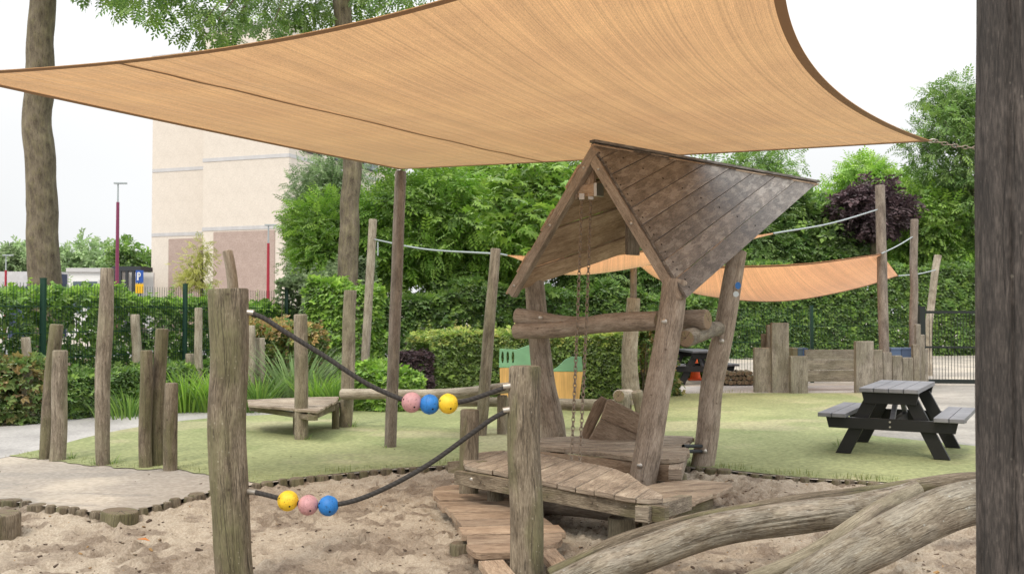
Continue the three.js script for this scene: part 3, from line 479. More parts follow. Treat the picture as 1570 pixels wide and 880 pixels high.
{ // thick wooden foot with a thinner pole set in its top
  const d = 17.2, b = at(970, 480, d), t = thing('footed_sail_pole', 'slim grey sail pole set in a thick pale wooden foot behind the log rails', 'pole', V(b.x, 0, b.z));
  part('foot', logGeo([V(b.x, -0.2, b.z), at(966, 560, d), at(971, 457, d)], [0.17, 0.14, 0.12], { seed: 44, amp: 0.06 }), [M.postPale, M.endPale], t);
  part('pole', logGeo([at(971, 470, d), at(972, 404, d)], [0.06, 0.06], { seed: 45, amp: 0.02 }), [M.sleeper, M.end], t);
}
post('corner_post', 'dark brown rough post close to the camera at the right edge', 'post', [1549, -120], [1549, 1270], 95, M.darkPost, { y0: SAND, d: 3.2, seg: 110, seed: 19, amp: 0.03, wob: 0.003, splits: 16, step: 0.05 });

// ------------------------------------------------------------------ bead ropes between the two front posts
const ballMat = (c, s) => new THREE.MeshStandardMaterial({ map: dataTex(256, 128, (u, v) => { const k = 1 + 0.22 * (pfbm(u, v, 12, 8, s, 5) - 0.47) - 0.35 * step(pfbm(u, v, 40, 24, s + 4, 3), 0.62, 0.7); return [c[0] * k, c[1] * k, c[2] * k]; }), bumpMap: dataTex(128, 64, (u, v) => { const k = 255 * pfbm(u, v, 24, 12, s + 7, 3); return [k, k, k]; }, false), bumpScale: 0.002, roughness: 0.55 });
const BALL = { pink: ballMat([186, 138, 140], 3), blue: ballMat([30, 112, 184], 5), yellow: ballMat([224, 186, 40], 9) };
const hole = new THREE.MeshStandardMaterial({ color: 0x15120f, roughness: 1 });
function beadRope(label, a, pts, b, beads) {
  const P = [a, ...pts, b].map(([u, v, d]) => at(u, v, d)), base = P[0].clone(), t = thing('bead_rope', label, 'rope', base);
  const c = new THREE.CatmullRomCurve3(P, false, 'centripetal'), L = c.getLength(), g = new THREE.TubeGeometry(c, 90, 0.0155, 10, false), uv = g.attributes.uv;
  for (let i = 0; i < uv.count; i++) uv.setXY(i, uv.getX(i) * L / 0.09, uv.getY(i));
  part('rope', g, M.rope, t);
  for (const [e, s] of [[0, 1], [1, -1]]) { const p = c.getPointAt(e), q = c.getPointAt(e ? 0.97 : 0.03), n = q.clone().sub(p).normalize(); n.y *= 0.3; n.normalize(); part('ferrule', new THREE.CylinderGeometry(0.019, 0.021, 0.06, 14).rotateZ(0).applyQuaternion(new THREE.Quaternion().setFromUnitVectors(V(0, 1, 0), n)).translate(p.x + n.x * 0.012, p.y + n.y * 0.012, p.z + n.z * 0.012), M.steel, t); }
  beads.forEach(([u, v, d, k], i) => {
    const p = at(u, v, d), R = 0.0625, sg = new THREE.SphereGeometry(R, 32, 22); sg.rotateX(i * 1.3 + 0.4).rotateZ(i * 0.8);
    sg.translate(p.x, p.y, p.z); const m = part(`${k}_ball`, sg, BALL[k], t);
    const seam = new THREE.TorusGeometry(R, 0.0016, 6, 40).rotateY(0.3 + i).translate(p.x, p.y, p.z); part('seam', seam, BALL[k], m);
    for (const [ax, ay, az] of [[0.35, -0.4, 0.85], [-0.75, 0.35, 0.55]].slice(0, 1 + (i + 1) % 2)) { const n = V(ax + 0.2 * Math.sin(i * 3), ay, az).normalize(); part('hole', new THREE.CylinderGeometry(0.006, 0.006, 0.006, 10).applyQuaternion(new THREE.Quaternion().setFromUnitVectors(V(0, 1, 0), n)).translate(p.x + n.x * (R - 0.0022), p.y + n.y * (R - 0.0022), p.z + n.z * (R - 0.0022)), hole, m); }
  });
}
beadRope('upper dark rope sagging between the front posts, with pink, blue and yellow balls', [379, 479, 6.13], [[400, 486, 6.12], [440, 511, 6.1], [500, 548, 6.1], [560, 587, 6.1], [600, 606, 6.1], [632, 617, 6.1], [659, 620, 6.1], [687, 619, 6.1], [720, 613, 6.1], [750, 603, 6.1]], [781, 592, 6.12], [[631, 617, 6.1, 'pink'], [658.5, 620, 6.1, 'blue'], [687, 619, 6.1, 'yellow']]);
beadRope('lower dark rope sagging between the front posts, with yellow, pink and blue balls', [384, 754, 6.13], [[400, 757, 6.1], [420, 762, 6.08], [441, 768, 6.06], [472, 774, 6.06], [503, 775, 6.06], [545, 767, 6.06], [600, 744, 6.06], [660, 710, 6.08], [720, 667, 6.1], [755, 642, 6.1]], [781, 628, 6.12], [[441, 768, 6.06, 'yellow'], [472, 774.5, 6.06, 'pink'], [503, 775.5, 6.06, 'blue']]);

// ------------------------------------------------------------------ the playhouse: gable roof running to a point at the back, on leaning legs
M.frameNail = new THREE.MeshStandardMaterial({ color: 0x2a2522, roughness: 0.6, metalness: 0.5 });
const F = at(908, 218, 9.6), RC = at(1054, 456, 8.77), LC = at(774, 448, 10.5), E = at(1254, 280, 12.5);
const house = thing('playhouse', 'open wooden playhouse with a pointed plank roof on leaning log legs', 'playhouse', V(1.6, 0, -9.9));
{
  const nR = RC.clone().sub(F).cross(E.clone().sub(F)).normalize(); if (nR.y < 0) nR.negate();
  const nL = E.clone().sub(F).cross(LC.clone().sub(F)).normalize(); if (nL.y < 0) nL.negate();
  const roofPart = (C, n, seed, lab, mats, nb) => {
    const e = shadows(new THREE.Group()); e.name = 'roof_slope'; e.userData = { label: lab }; house.add(e);
    const r = rng(seed), rake = (k) => C.clone().lerp(F, k), ridge = (k) => E.clone().lerp(F, k);
    for (let k = 0; k < nb; k++) {
      const g0 = 0.0009, a = k / nb + (k ? g0 : 0), b = (k + 1) / nb - g0, up = nb < 9 ? (k % 2 - 0.5) * 0.024 : (r() - 0.5) * 0.008;
      let q = [rake(a), ridge(a), ridge(Math.min(b, 0.996)), rake(Math.min(b, 0.996))].map((p) => p.addScaledVector(n, up));
      const d0 = q[1].clone().sub(q[0]).normalize(), over = (r() - 0.5) * 0.01; q[0].addScaledVector(d0, -over); q[3].addScaledVector(d0, -over);
      const N = q[1].clone().sub(q[0]).cross(q[3].clone().sub(q[0])); if (N.dot(n) < 0) q.reverse();
      if (nb === 9) for (const [x, y] of [[0.03, 0.3], [0.035, 0.7], [0.5, 0.5]]) { const e0 = rake(a + (b - a) * y), e1 = ridge(a + (b - a) * y); if (e0.distanceTo(e1) > 0.3) { const p = e0.lerp(e1, x).addScaledVector(n, up + 0.001); part('nail', new THREE.CylinderGeometry(0.009, 0.009, 0.006, 8).applyQuaternion(new THREE.Quaternion().setFromUnitVectors(V(0, 1, 0), n)).translate(p.x, p.y, p.z), M.frameNail, e); } }
      part('roof_board', slab(q, 0.03, E.clone().sub(C), seed + k, 0.004), mats[Math.floor(r() * mats.length)], e);
    }
    return e;
  };
  const roofs = [M.roof, tint(M.roof, 0.88, 0.86, 0.84), tint(M.roof, 1.14, 1.12, 1.1)];
  roofPart(RC, nR, 210, 'dark lichen-spotted plank roof slope', roofs, 9); roofPart(LC, nL, 230, 'warm brown underside of the far roof slope', [M.roofUnder, tint(M.roofUnder, 0.9, 0.88, 0.86), tint(M.roofUnder, 1.08, 1.06, 1.05)], 7);
  const ridgeDir = E.clone().sub(F).normalize();
  part('ridge_cap', bar(F.clone().add(V(0, 0.012, 0)), E.clone().add(V(0, 0.012, 0)), 0.075, 0.026, 252, V(0, 1, 0), 0.004), M.roof, house);
  // rake boards under the front edge
  for (const [C, n, s] of [[RC, nR, 1], [LC, nL, 2]]) {
    const d = C.clone().sub(F).normalize(), a = F.clone().addScaledVector(n, -0.085).addScaledVector(ridgeDir, 0.02).addScaledVector(d, s === 1 ? 0.06 : 0.02), b = C.clone().addScaledVector(n, -0.085).addScaledVector(ridgeDir, 0.02).addScaledVector(d, -0.03);
    part('rake_beam', bar(a, b, 0.075, 0.1, 240 + s, n, 0.014), M.peeled, house);
    const bp = (t) => a.clone().lerp(b, t).addScaledVector(ridgeDir, -0.038); bolts(house, [[bp(0.12), ridgeDir.clone().negate()], [bp(0.5), ridgeDir.clone().negate()], [bp(0.93), ridgeDir.clone().negate()]], 0.018);
  }
  part('ridge_beam', bar(F.clone().add(V(0, -0.2, 0)).addScaledVector(ridgeDir, 0.06), E.clone().add(V(0, -0.1, 0)).addScaledVector(ridgeDir, -0.55), 0.05, 0.07, 250), M.roofUnder, house);
  // hanging block with the chain eyes under the apex
  const bl = at(903, 293, 9.75), ax = RC.clone().sub(LC).setY(0).normalize(), ad = V(-ax.z, 0, ax.x);
  part('chain_block', bar(bl.clone().addScaledVector(ax, -0.11), bl.clone().addScaledVector(ax, 0.11), 0.1, 0.12, 255), M.roofUnder, house);
  part('chain_block_cheek', bar(bl.clone().addScaledVector(ax, -0.145).add(V(0, 0.02, 0)), bl.clone().addScaledVector(ax, -0.112).add(V(0, 0.02, 0)), 0.12, 0.2, 256), M.peeled, house);
  part('metal_plate', bar(bl.clone().addScaledVector(ax, 0.112), bl.clone().addScaledVector(ax, 0.15), 0.11, 0.13, 257, V(0, 1, 0), 0.003), M.steel, house);
  part('hanger_board', bar(bl.clone().add(V(0, 0.06, 0)), V(bl.x, F.y - 0.16, bl.z), 0.16, 0.04, 258, ad), M.roofUnder, house);
  { const p = at(970, 355, 10.75), g = bar(p.clone().add(V(0, -0.26, 0)), p.clone().add(V(0, 0.3, 0)), 0.2, 0.04, 259, ax); part('inner_board', g, M.peeled, house); }
  // legs, their heads cut under the roof
  const legs = [
    ['leg', [V(...at(970, 800, 8.95).setY(-0.3).toArray()), at(983, 745, 8.95), at(1012, 590, 8.95), at(1033, 462, 8.95), at(1037, 430, 8.97)], [0.125, 0.125, 0.122, 0.118, 0.115], 261],
    ['leg', [V(...at(1072, 735, 10.3).setY(-0.3).toArray()), at(1077, 712, 10.3), at(1093, 600, 10.3), at(1116, 470, 10.32), at(1131, 384, 10.34)], [0.125, 0.12, 0.115, 0.108, 0.1], 262],
    ['leg', [V(...at(851, 700, 10.9).setY(-0.3).toArray()), at(846, 665, 10.9), at(832, 560, 10.85), at(823, 470, 10.75), at(817, 418, 10.7)], [0.17, 0.145, 0.12, 0.112, 0.105], 263]];
  const legM = legs.map(([n, p, r, s]) => part(n, logGeo(p, r, { seed: s, amp: 0.05, seg: 64, wob: 0.008, splits: 7, step: 0.06 }), [M.peeled, M.endPale], house));
  const bp = (u, v, d) => [at(u, v, d), V(-0.15, 0, 1)];
  bolts(house, [bp(1019, 493, 8.83), bp(981, 714, 8.82), bp(1107, 523, 10.19), bp(1081, 692, 10.17)], 0.028);
  { const s1 = at(1131, 438, 10.17), s2 = at(1128, 451, 10.17); for (const [p, c, k] of [[s1, 0x2a6fb8, 1.25], [s2, 0xc9d2d6, 1]]) part('sticker', new THREE.CylinderGeometry(0.03, 0.03, 0.004, 16).scale(1, 1, k).rotateX(Math.PI / 2).translate(p.x, p.y, p.z + 0.03), new THREE.MeshStandardMaterial({ color: c, roughness: 0.4 }), legM[1]); }
  // log rails tying the legs
  part('log_rail', logGeo([at(792, 486, 10.55), at(850, 490, 10.3), at(940, 492, 9.8), at(1086, 490, 9.15)], [0.09, 0.05, 0.075, 0.095], { seed: 271, amp: 0.06, seg: 48, splits: 6 }), [M.peeled, M.endPale], house);
  part('log_rail', logGeo([at(790, 509, 10.5), at(850, 506, 10.25), at(930, 496, 9.75), at(1012, 492, 9.2)], [0.085, 0.085, 0.095, 0.09], { seed: 272, amp: 0.06, seg: 48, splits: 6 }), [M.peeled, M.endPale], house);
  part('log_rail', logGeo([at(1050, 518, 8.9), at(1076, 509, 9.5), at(1103, 503, 10.3)], [0.085, 0.08, 0.075], { seed: 273, amp: 0.05, seg: 18 }), [M.driftwood, M.endPale], house);
  bolts(house, [bp(829, 487, 10.27), bp(799, 511, 10.4)], 0.026);
  // stand-off bolts between deck and right leg
  for (const v of [684, 692]) part('spacer_rod', tube([at(1048, v, 9.75), at(1076, v, 10.2)], 0.018, 8, 2), M.frameDark, house);
}
// two chains from the block under the roof
{
  const link = new THREE.TorusGeometry(0.021, 0.0055, 6, 12).scale(0.72, 1.25, 1), pitch = 0.041;
  for (const [a, mid, b, lab] of [[[892, 306, 9.7], [884, 560, 9.0], [872, 788, 8.3], 'left of the two chains hanging from the playhouse roof block'], [[906, 306, 9.7], [898, 560, 9.0], [884, 788, 8.25], 'right of the two chains hanging from the playhouse roof block']]) {
    const A = at(...a), c = new THREE.QuadraticBezierCurve3(A, at(...mid), at(b[0], b[1], b[2])), t = thing('hanging_chain', lab, 'chain', A.clone()), top = c.getPoint(1); void top;
    const end = at(b[0], b[1], b[2]), cc = new THREE.QuadraticBezierCurve3(A, at(...mid), V(end.x, -0.1, end.z)), L = cc.getLength(), n = Math.floor(L / pitch);
    part('eye', new THREE.BoxGeometry(0.05, 0.06, 0.03).translate(A.x, A.y + 0.03, A.z), M.steel, t);
    for (let i = 0; i < n; i++) { const p = cc.getPointAt(i / n), q = cc.getTangentAt(i / n), m = shadows(new THREE.Mesh(link, M.chain)); m.name = 'link'; m.position.copy(p).sub(A); m.quaternion.setFromUnitVectors(V(0, 1, 0), q).multiply(new THREE.Quaternion().setFromAxisAngle(V(0, 1, 0), i % 2 ? 0.9 : -0.7)); t.add(m); }
  }
}
// decks round the playhouse, each of planks on beams and stub posts
function deck(name, label, px, y, grain, w, mats, seed, o = {}) {
  const pts = px.map(([u, v]) => on(u, v, y)), c = pts.reduce((a, p) => a.add(p), V(0, 0, 0)).multiplyScalar(1 / pts.length), t = thing(name, label, 'deck', V(c.x, 0, c.z));
  const cl = new THREE.CatmullRomCurve3(pts, true, 'centripetal', 0.5).getPoints(pts.length * (o.sub ?? 3)); cl.pop();
  boards(t, 'plank', cl, grain, w, o.th ?? 0.04, mats, seed, { sag: o.sag ?? 0.004, jag: o.jag ?? 0.05, gap: o.gap ?? 0.008 }); return t;
}
const stub = (t, u, d, y, r, seed, mat = M.postOld) => { const p = at(u, 480, d); part('stub_post', logGeo([V(p.x, -0.3, p.z), V(p.x, y, p.z)], [r, r], { seed, seg: 14 }), [mat, M.end], t); };
const greys = [M.plankGrey, tint(M.plankGrey, 0.92, 0.91, 0.9), tint(M.plankGrey, 1.06, 1.05, 1.03)], browns = [M.plankBrown, tint(M.plankBrown, 0.78, 0.78, 0.79), tint(M.plankBrown, 1.14, 1.13, 1.12), tint(M.plankBrown, 0.92, 0.89, 0.87)];
{ // upper deck under the roof
  const y = 0.27, t = deck('upper_deck', 'grey plank deck between the playhouse legs under the roof', [[822, 673], [900, 668], [1000, 667], [1056, 669], [1050, 681], [1058, 690], [1046, 703], [990, 703], [940, 697], [880, 689], [822, 683]], y, V(1, 0, 0.12), 0.2, greys, 310, { jag: 0.09, th: 0.045 });
  part('front_beam', bar(on(826, 685, y).add(V(0, -0.125, 0.0)), on(1034, 705, y).add(V(0, -0.125, 0.0)), 0.05, 0.15, 311), M.plankBrown, t);
  part('cross_beam', bar(on(1033, 708, y).add(V(0, -0.1, 0.08)), on(1046, 680, y).add(V(0, -0.1, 0)), 0.12, 0.1, 312), M.plankGrey, t);
  stub(t, 855, 10.0, y - 0.06, 0.07, 313); stub(t, 1040, 9.2, y - 0.17, 0.07, 314); stub(t, 1036, 10.1, y - 0.06, 0.07, 315); stub(t, 850, 9.45, y - 0.06, 0.08, 316);
}
{ // tilted barrier panel at the back of the upper deck
  const t = thing('tilted_panel', 'tilted brown panel of two boards leaning at the back of the upper deck', 'panel', V(...at(930, 668, 10.6).setY(0.2).toArray())), d = 10.35, g = at(985, 640, d).sub(at(922, 612, d));
  const face = (pts, off, th, s, m) => part('board', slab(pts.map(([u, v, k = 0]) => at(u, v, d + off + k)), th, g, s, 0.012), m, t);
  face([[902, 674], [921, 641], [984, 669], [984, 680]], 0, 0.05, 331, tint(M.plankBrown, 0.72, 0.72, 0.73)); face([[920.8, 641.2], [930, 613], [937, 612], [986, 637], [985, 669.3]], -0.006, 0.05, 332, tint(M.plankBrown, 0.8, 0.79, 0.79));
  part('side_board', slab([at(886, 674, d + 0.1), at(901, 674, d + 0.05), at(931, 612, d + 0.05), at(922, 607, d + 0.1), at(910, 616, d + 0.1)], 0.05, at(922, 608, d).sub(at(888, 668, d)), 333, 0.01), tint(M.plankBrown, 0.6, 0.57, 0.55), t);
}
{ // long middle deck on a squared beam
  const y = 0.32, t = deck('middle_deck', 'long worn plank deck on a dark squared beam behind the front post', [[735, 694], [800, 691], [868, 704], [945, 718], [985, 742], [1017, 763], [985, 764], [910, 752], [840, 739], [760, 722], [712, 713]], y, V(0.42, 0, -1), 0.17, greys, 340, { th: 0.04, jag: 0.025 });
  part('front_beam', bar(on(700, 713, y).add(V(0, -0.097, 0.02)), on(1022, 767, y).add(V(0, -0.097, 0.02)), 0.06, 0.11, 341), tint(M.postOld, 1, 1, 1), t);
  part('rear_beam', bar(on(735, 700, y).add(V(0, -0.095, 0)), on(985, 750, y).add(V(0, -0.095, 0)), 0.06, 0.1, 342), M.postOld, t);
  part('cross_beam', bar(at(984, 789, 6.72), at(1052, 770, 7.7), 0.1, 0.11, 343), M.postGrey, t);
  part('cross_beam', bar(at(692, 716, 8.75), at(742, 716, 8.45), 0.1, 0.1, 345), M.postOld, t);
  stub(t, 760, 8.3, y - 0.1, 0.07, 346); stub(t, 955, 7.4, y - 0.1, 0.085, 347); stub(t, 1000, 6.95, 0.14, 0.08, 348, M.postGrey); stub(t, 850, 8.3, y - 0.1, 0.06, 349);
  bolts(t, [[on(724, 717, y).add(V(0, -0.09, 0.055)), V(-0.3, 0, 1)], [on(990, 761, y).add(V(0, -0.09, 0.06)), V(-0.3, 0, 1)]], 0.022);
}
post('deck_post', 'short round post rising at the left end of the middle deck', 'post', [720, 628], [719, 776], 30, M.postOld, { y0: SAND, d: 8.62, seed: 12 });
{ // low brown deck in front, its planks with wavy ends
  const y = 0.03, t = deck('lower_deck', 'low brown plank deck with wavy plank ends behind the short front post', [[662, 752], [676, 744], [740, 741], [790, 745], [815, 760], [832, 790], [852, 806], [866, 826], [846, 838], [810, 846], [735, 850], [716, 842], [711, 818], [692, 792], [678, 774]], y, V(1, 0, -0.1), 0.28, browns, 350, { th: 0.05, jag: 0.04, sub: 4, sag: 0.014, gap: 0.028 });
  part('bearer', bar(on(700, 792, -0.07), on(735, 860, -0.07), 0.09, 0.08, 351), M.plankBrown, t); part('bearer', bar(on(800, 790, -0.07), on(832, 848, -0.07), 0.09, 0.08, 352), M.plankBrown, t);
  part('board_end', bar(on(752, 864, 0), on(790, 912, -0.02), 0.16, 0.045, 353), browns[2], t); part('board_end', bar(on(838, 846, 0.0), on(868, 882, -0.02), 0.12, 0.045, 354), browns[0], t);
  stub(t, 705, 7.0, -0.03, 0.075, 355); stub(t, 830, 6.75, -0.03, 0.075, 356); stub(t, 700, 8.4, -0.02, 0.07, 357);
}
{ // pointed sandy deck at the right
  const y = 0.12, t = deck('pointed_deck', 'sand-dusted pointed plank deck at the foot of the front right leg', [[958, 766], [1000, 742], [1060, 735], [1122, 741], [1100, 755], [1050, 774], [1012, 793], [975, 786]], y, V(1, 0, -0.35), 0.24, [tint(M.plankGrey, 1.12, 1.08, 1.02)], 360, { th: 0.04, jag: 0.03 });
  part('bearer', bar(on(985, 800, y - 0.09), on(1088, 770, y - 0.09), 0.08, 0.1, 361), M.postOld, t); stub(t, 1060, 8.15, y - 0.05, 0.09, 362); stub(t, 998, 7.55, y - 0.05, 0.08, 363);
}
single('cross_log', 'round log lying level under the middle deck', 'log', logGeo([at(822, 768, 8.15), at(945, 786, 7.75)], [0.08, 0.08], { seed: 371 }), [M.peeled, M.end], V(...at(885, 777, 8.3).setY(-0.1).toArray()));
post('low_stump', 'small round stump in the sand in front of the playhouse', 'stump', [953, 793], [953, 828], 44, M.postGrey, { y0: SAND, d: 7.3, end: M.end, seed: 15 });

// ------------------------------------------------------------------ big curved foreground logs, each with a thin half log along its far side
{
  const gl = 'curved logs in the sand';
  single('curved_log', 'long curved weathered log rising to the right behind the nearer log', 'log', logGeo([at(838, 908, 5.9), at(905, 880, 5.95), at(1000, 845, 6.05), at(1107, 817, 6.15), at(1202, 800, 6.25), at(1298, 783, 6.4), at(1408, 751, 6.6)], [0.085, 0.108, 0.108, 0.1, 0.105, 0.095, 0.06], { seg: 90, splits: 14, seed: 381, amp: 0.06, wob: 0.012, step: 0.06 }), [M.driftwood, M.end], V(...at(1100, 800, 6.1).setY(-0.1).toArray()), gl);
  single('half_log', 'thin dark half log along the far side of the long curved log', 'log', logGeo([at(840, 880, 6.1), at(949, 835, 6.25), at(1059, 803, 6.4), at(1140, 786, 6.5), at(1217, 772, 6.55), at(1336, 757, 6.7), at(1530, 733, 6.9)], [0.05, 0.05, 0.046, 0.044, 0.044, 0.05, 0.056], { seg: 16, seed: 382, amp: 0.1, step: 0.06, wob: 0.012 }), [M.postOld, M.end], V(...at(1100, 780, 6.4).setY(-0.1).toArray()), gl);
  single('curved_log', 'near curved log rising to the right behind the dark post', 'log', logGeo([at(1190, 915, 5.3), at(1262, 876, 5.35), at(1345, 834, 5.45), at(1441, 791, 5.55), at(1500, 771, 5.65), at(1600, 748, 5.8)], [0.09, 0.11, 0.125, 0.128, 0.125, 0.12], { seg: 90, splits: 14, seed: 383, amp: 0.06, wob: 0.012, step: 0.06 }), [M.driftwood, M.end], V(...at(1350, 830, 5.45).setY(-0.1).toArray()), gl);
  single('half_log', 'short half log branching between the two curved logs', 'log', logGeo([at(1130, 898, 5.5), at(1230, 856, 5.6), at(1300, 814, 5.75), at(1352, 779, 5.95), at(1412, 752, 6.3)], [0.045, 0.05, 0.055, 0.05, 0.045], { seg: 16, seed: 384, amp: 0.1, step: 0.05, wob: 0.01 }), [M.postGrey, M.end], V(...at(1270, 825, 5.7).setY(-0.1).toArray()), gl);
  for (const [u, d, y, s, lab] of [[1290, 6.35, 0.14, 385, 'short prop under the belly of the long curved log'], [1560, 5.75, 0.3, 386, 'short prop under the near curved log behind the dark post'], [1530, 6.9, 0.3, 387, 'short prop under the right end of the thin half log']]) { const p = at(u, 480, d); single('log_prop', lab, 'post', logGeo([V(p.x, -0.3, p.z), V(p.x, y, p.z)], [0.07, 0.065], { seed: s }), [M.postOld, M.end], V(p.x, -0.1, p.z), 'props under the curved logs'); }
}

// ------------------------------------------------------------------ low plank bench and balance logs on the lawn
{
  const y = 0.4, t = deck('plank_bench', 'low grey plank platform on the lawn behind the front left post', [[380, 613], [440, 610], [517, 608], [519, 612], [486, 630], [468, 628], [380, 620]], y, V(1, 0, 0.35), 0.16, greys, 410, { th: 0.035, sub: 1, jag: 0.04 });
  part('frame_beam', bar(on(384, 626, y - 0.09), on(484, 641, y - 0.09), 0.06, 0.06, 411), M.postOld, t); part('frame_beam', bar(on(400, 619, y - 0.09), on(515, 621, y - 0.09), 0.06, 0.06, 413), M.postOld, t); part('end_block', bar(on(474, 640, y - 0.09), on(524, 618, y - 0.09), 0.07, 0.08, 412), M.postOld, t);
  stub(t, 455, 12.85, y - 0.06, 0.05, 414); stub(t, 515, 13.5, y - 0.05, 0.05, 415);
}
single('balance_log', 'long pale balance log between two grey posts on the lawn', 'log', logGeo([at(522, 604, 13.6), at(600, 605, 13.4), at(700, 602, 13.1), at(815, 592, 12.8)], [0.075, 0.07, 0.075, 0.07], { seed: 421, amp: 0.06 }), [M.postPale, M.endPale], V(...at(650, 603, 13.2).setY(0).toArray()));
single('balance_log', 'low dark balance log running behind the playhouse leg', 'log', logGeo([at(690, 616, 13.4), at(780, 617, 13.4), at(860, 620, 13.4), at(968, 620, 13.4)], [0.065, 0.065, 0.08, 0.075], { seed: 422, amp: 0.05 }), [M.postGrey, M.end], V(...at(830, 618, 13.4).setY(0).toArray()));
{ const t = thing('crossed_logs', 'short crossed logs beside the footed sail pole', 'logs', V(...at(970, 620, 13.5).setY(0).toArray())); part('log', logGeo([V(...at(958, 640, 13.3).setY(-0.1).toArray()), at(956, 603, 13.3)], [0.08, 0.085], { seed: 431 }), [M.postPale, M.endPale], t); part('log', logGeo([V(...at(992, 650, 13.5).setY(-0.1).toArray()), at(976, 600, 13.4)], [0.075, 0.08], { seed: 432 }), [M.postGrey, M.end], t); part('log', logGeo([at(950, 608, 13.15), at(966, 606, 13.9)], [0.085, 0.08], { seed: 433 }), [M.postPale, M.endPale], t); }
single('support_post', 'short post under the right end of the low dark balance log', 'post', logGeo([V(...at(770, 640, 12.95).setY(-0.2).toArray()), at(770, 606, 12.95)], [0.07, 0.07], { seed: 434 }), [M.postGrey, M.end], V(...at(770, 640, 12.95).setY(0).toArray()));

// ------------------------------------------------------------------ shade sails
function coons(A, B, C, D, sag, n, belly) { // edges A-B, B-C, D-C, A-D bowed inward by sag, interior lowered by belly
  const ctr = A.clone().add(B).add(C).add(D).multiplyScalar(0.25);
  const edge = (P, Q, [s, dip]) => { const m = P.clone().add(Q).multiplyScalar(0.5), n = ctr.clone().sub(m).setY(0), d = Q.clone().sub(P).setY(0).normalize(); n.addScaledVector(d, -n.dot(d)).normalize(); return (t) => P.clone().lerp(Q, t).addScaledVector(n, 4 * s * t * (1 - t)).add(V(0, -4 * dip * t * (1 - t), 0)); };
  const ab = edge(A, B, sag[0]), bc = edge(B, C, sag[1]), dc = edge(D, C, sag[2]), ad = edge(A, D, sag[3]);
  return (s, t) => { // s: A->D / B->C, t: A->B / D->C
    const p = ab(t).multiplyScalar(1 - s).add(dc(t).multiplyScalar(s)).add(ad(s).multiplyScalar(1 - t)).add(bc(s).multiplyScalar(t));
    const q = A.clone().multiplyScalar((1 - s) * (1 - t)).add(B.clone().multiplyScalar((1 - s) * t)).add(C.clone().multiplyScalar(s * t)).add(D.clone().multiplyScalar(s * (1 - t)));
    return p.sub(q).add(V(0, -16 * belly * s * (1 - s) * t * (1 - t), 0));
  };
}
function sheet(fn, n, m, s0 = 0, s1 = 1, t0 = 0, t1 = 1, us = 1, ut = 1, off = 0) {
  const pos = [], uv = [], idx = [];
  for (let j = 0; j <= m; j++) for (let i = 0; i <= n; i++) { const s = lerp(s0, s1, i / n), t = lerp(t0, t1, j / m), p = fn(s, t); pos.push(p.x, p.y + off, p.z); uv.push(s * us, t * ut); }
  for (let j = 0; j < m; j++) for (let i = 0; i < n; i++) { const a = j * (n + 1) + i; idx.push(a, a + n + 1, a + 1, a + 1, a + n + 1, a + n + 2); }
  const g = new THREE.BufferGeometry(); g.setAttribute('position', new THREE.Float32BufferAttribute(pos, 3)); g.setAttribute('uv', new THREE.Float32BufferAttribute(uv, 2)); g.setIndex(idx); g.computeVertexNormals(); return g;
}
const fabricMaps = (c, seed) => {
  const H = new Float32Array(1024 * 1024);
  const map = dataTex(1024, 1024, (u, v, i, j) => { const th = 0.75 * hs(Math.floor(u * 340), 3, seed) + 0.25 * pn(u * 340, v * 3, 340, 3, seed), wide = pn(u * 46, 0, 46, 1, seed + 1), wv = pn(u * 512, v * 512, 512, 512, seed + 2), pl = pfbm(u, v, 4, 6, seed + 3, 5); const k = 1 + 0.16 * (th - 0.5) + 0.07 * (wide - 0.5) + 0.26 * (wv - 0.5) + 0.1 * (pl - 0.47) - 0.1 * Math.exp(-(((u * 17 + 0.25 * pn(u * 17, v * 3, 17, 3, seed + 9)) % 1) ** 2) * 500); H[j * 1024 + i] = 0.5 + 0.3 * (th - 0.5) + 0.3 * (wide - 0.5); return [c[0] * k, c[1] * k * (0.99 + 0.02 * pl), c[2] * k]; });
  return { map, bumpMap: dataTex(1024, 1024, (u, v, i, j) => { const k = H[j * 1024 + i] * 255; return [k, k, k]; }, false) };
};
const sailMat = (c, seed, tr) => new THREE.MeshPhysicalMaterial({ ...fabricMaps(c, seed), bumpScale: 0.006, roughness: 0.97, transmission: tr, thickness: 0, side: THREE.DoubleSide });
M.sailTan = sailMat([198, 156, 112], 501, 0.5);
M.hem = new THREE.MeshPhysicalMaterial({ color: 0x8a6a48, roughness: 0.95, transmission: 0.25, thickness: 0, side: THREE.DoubleSide });
M.sailOrange = sailMat([230, 168, 122], 521, 0.55);
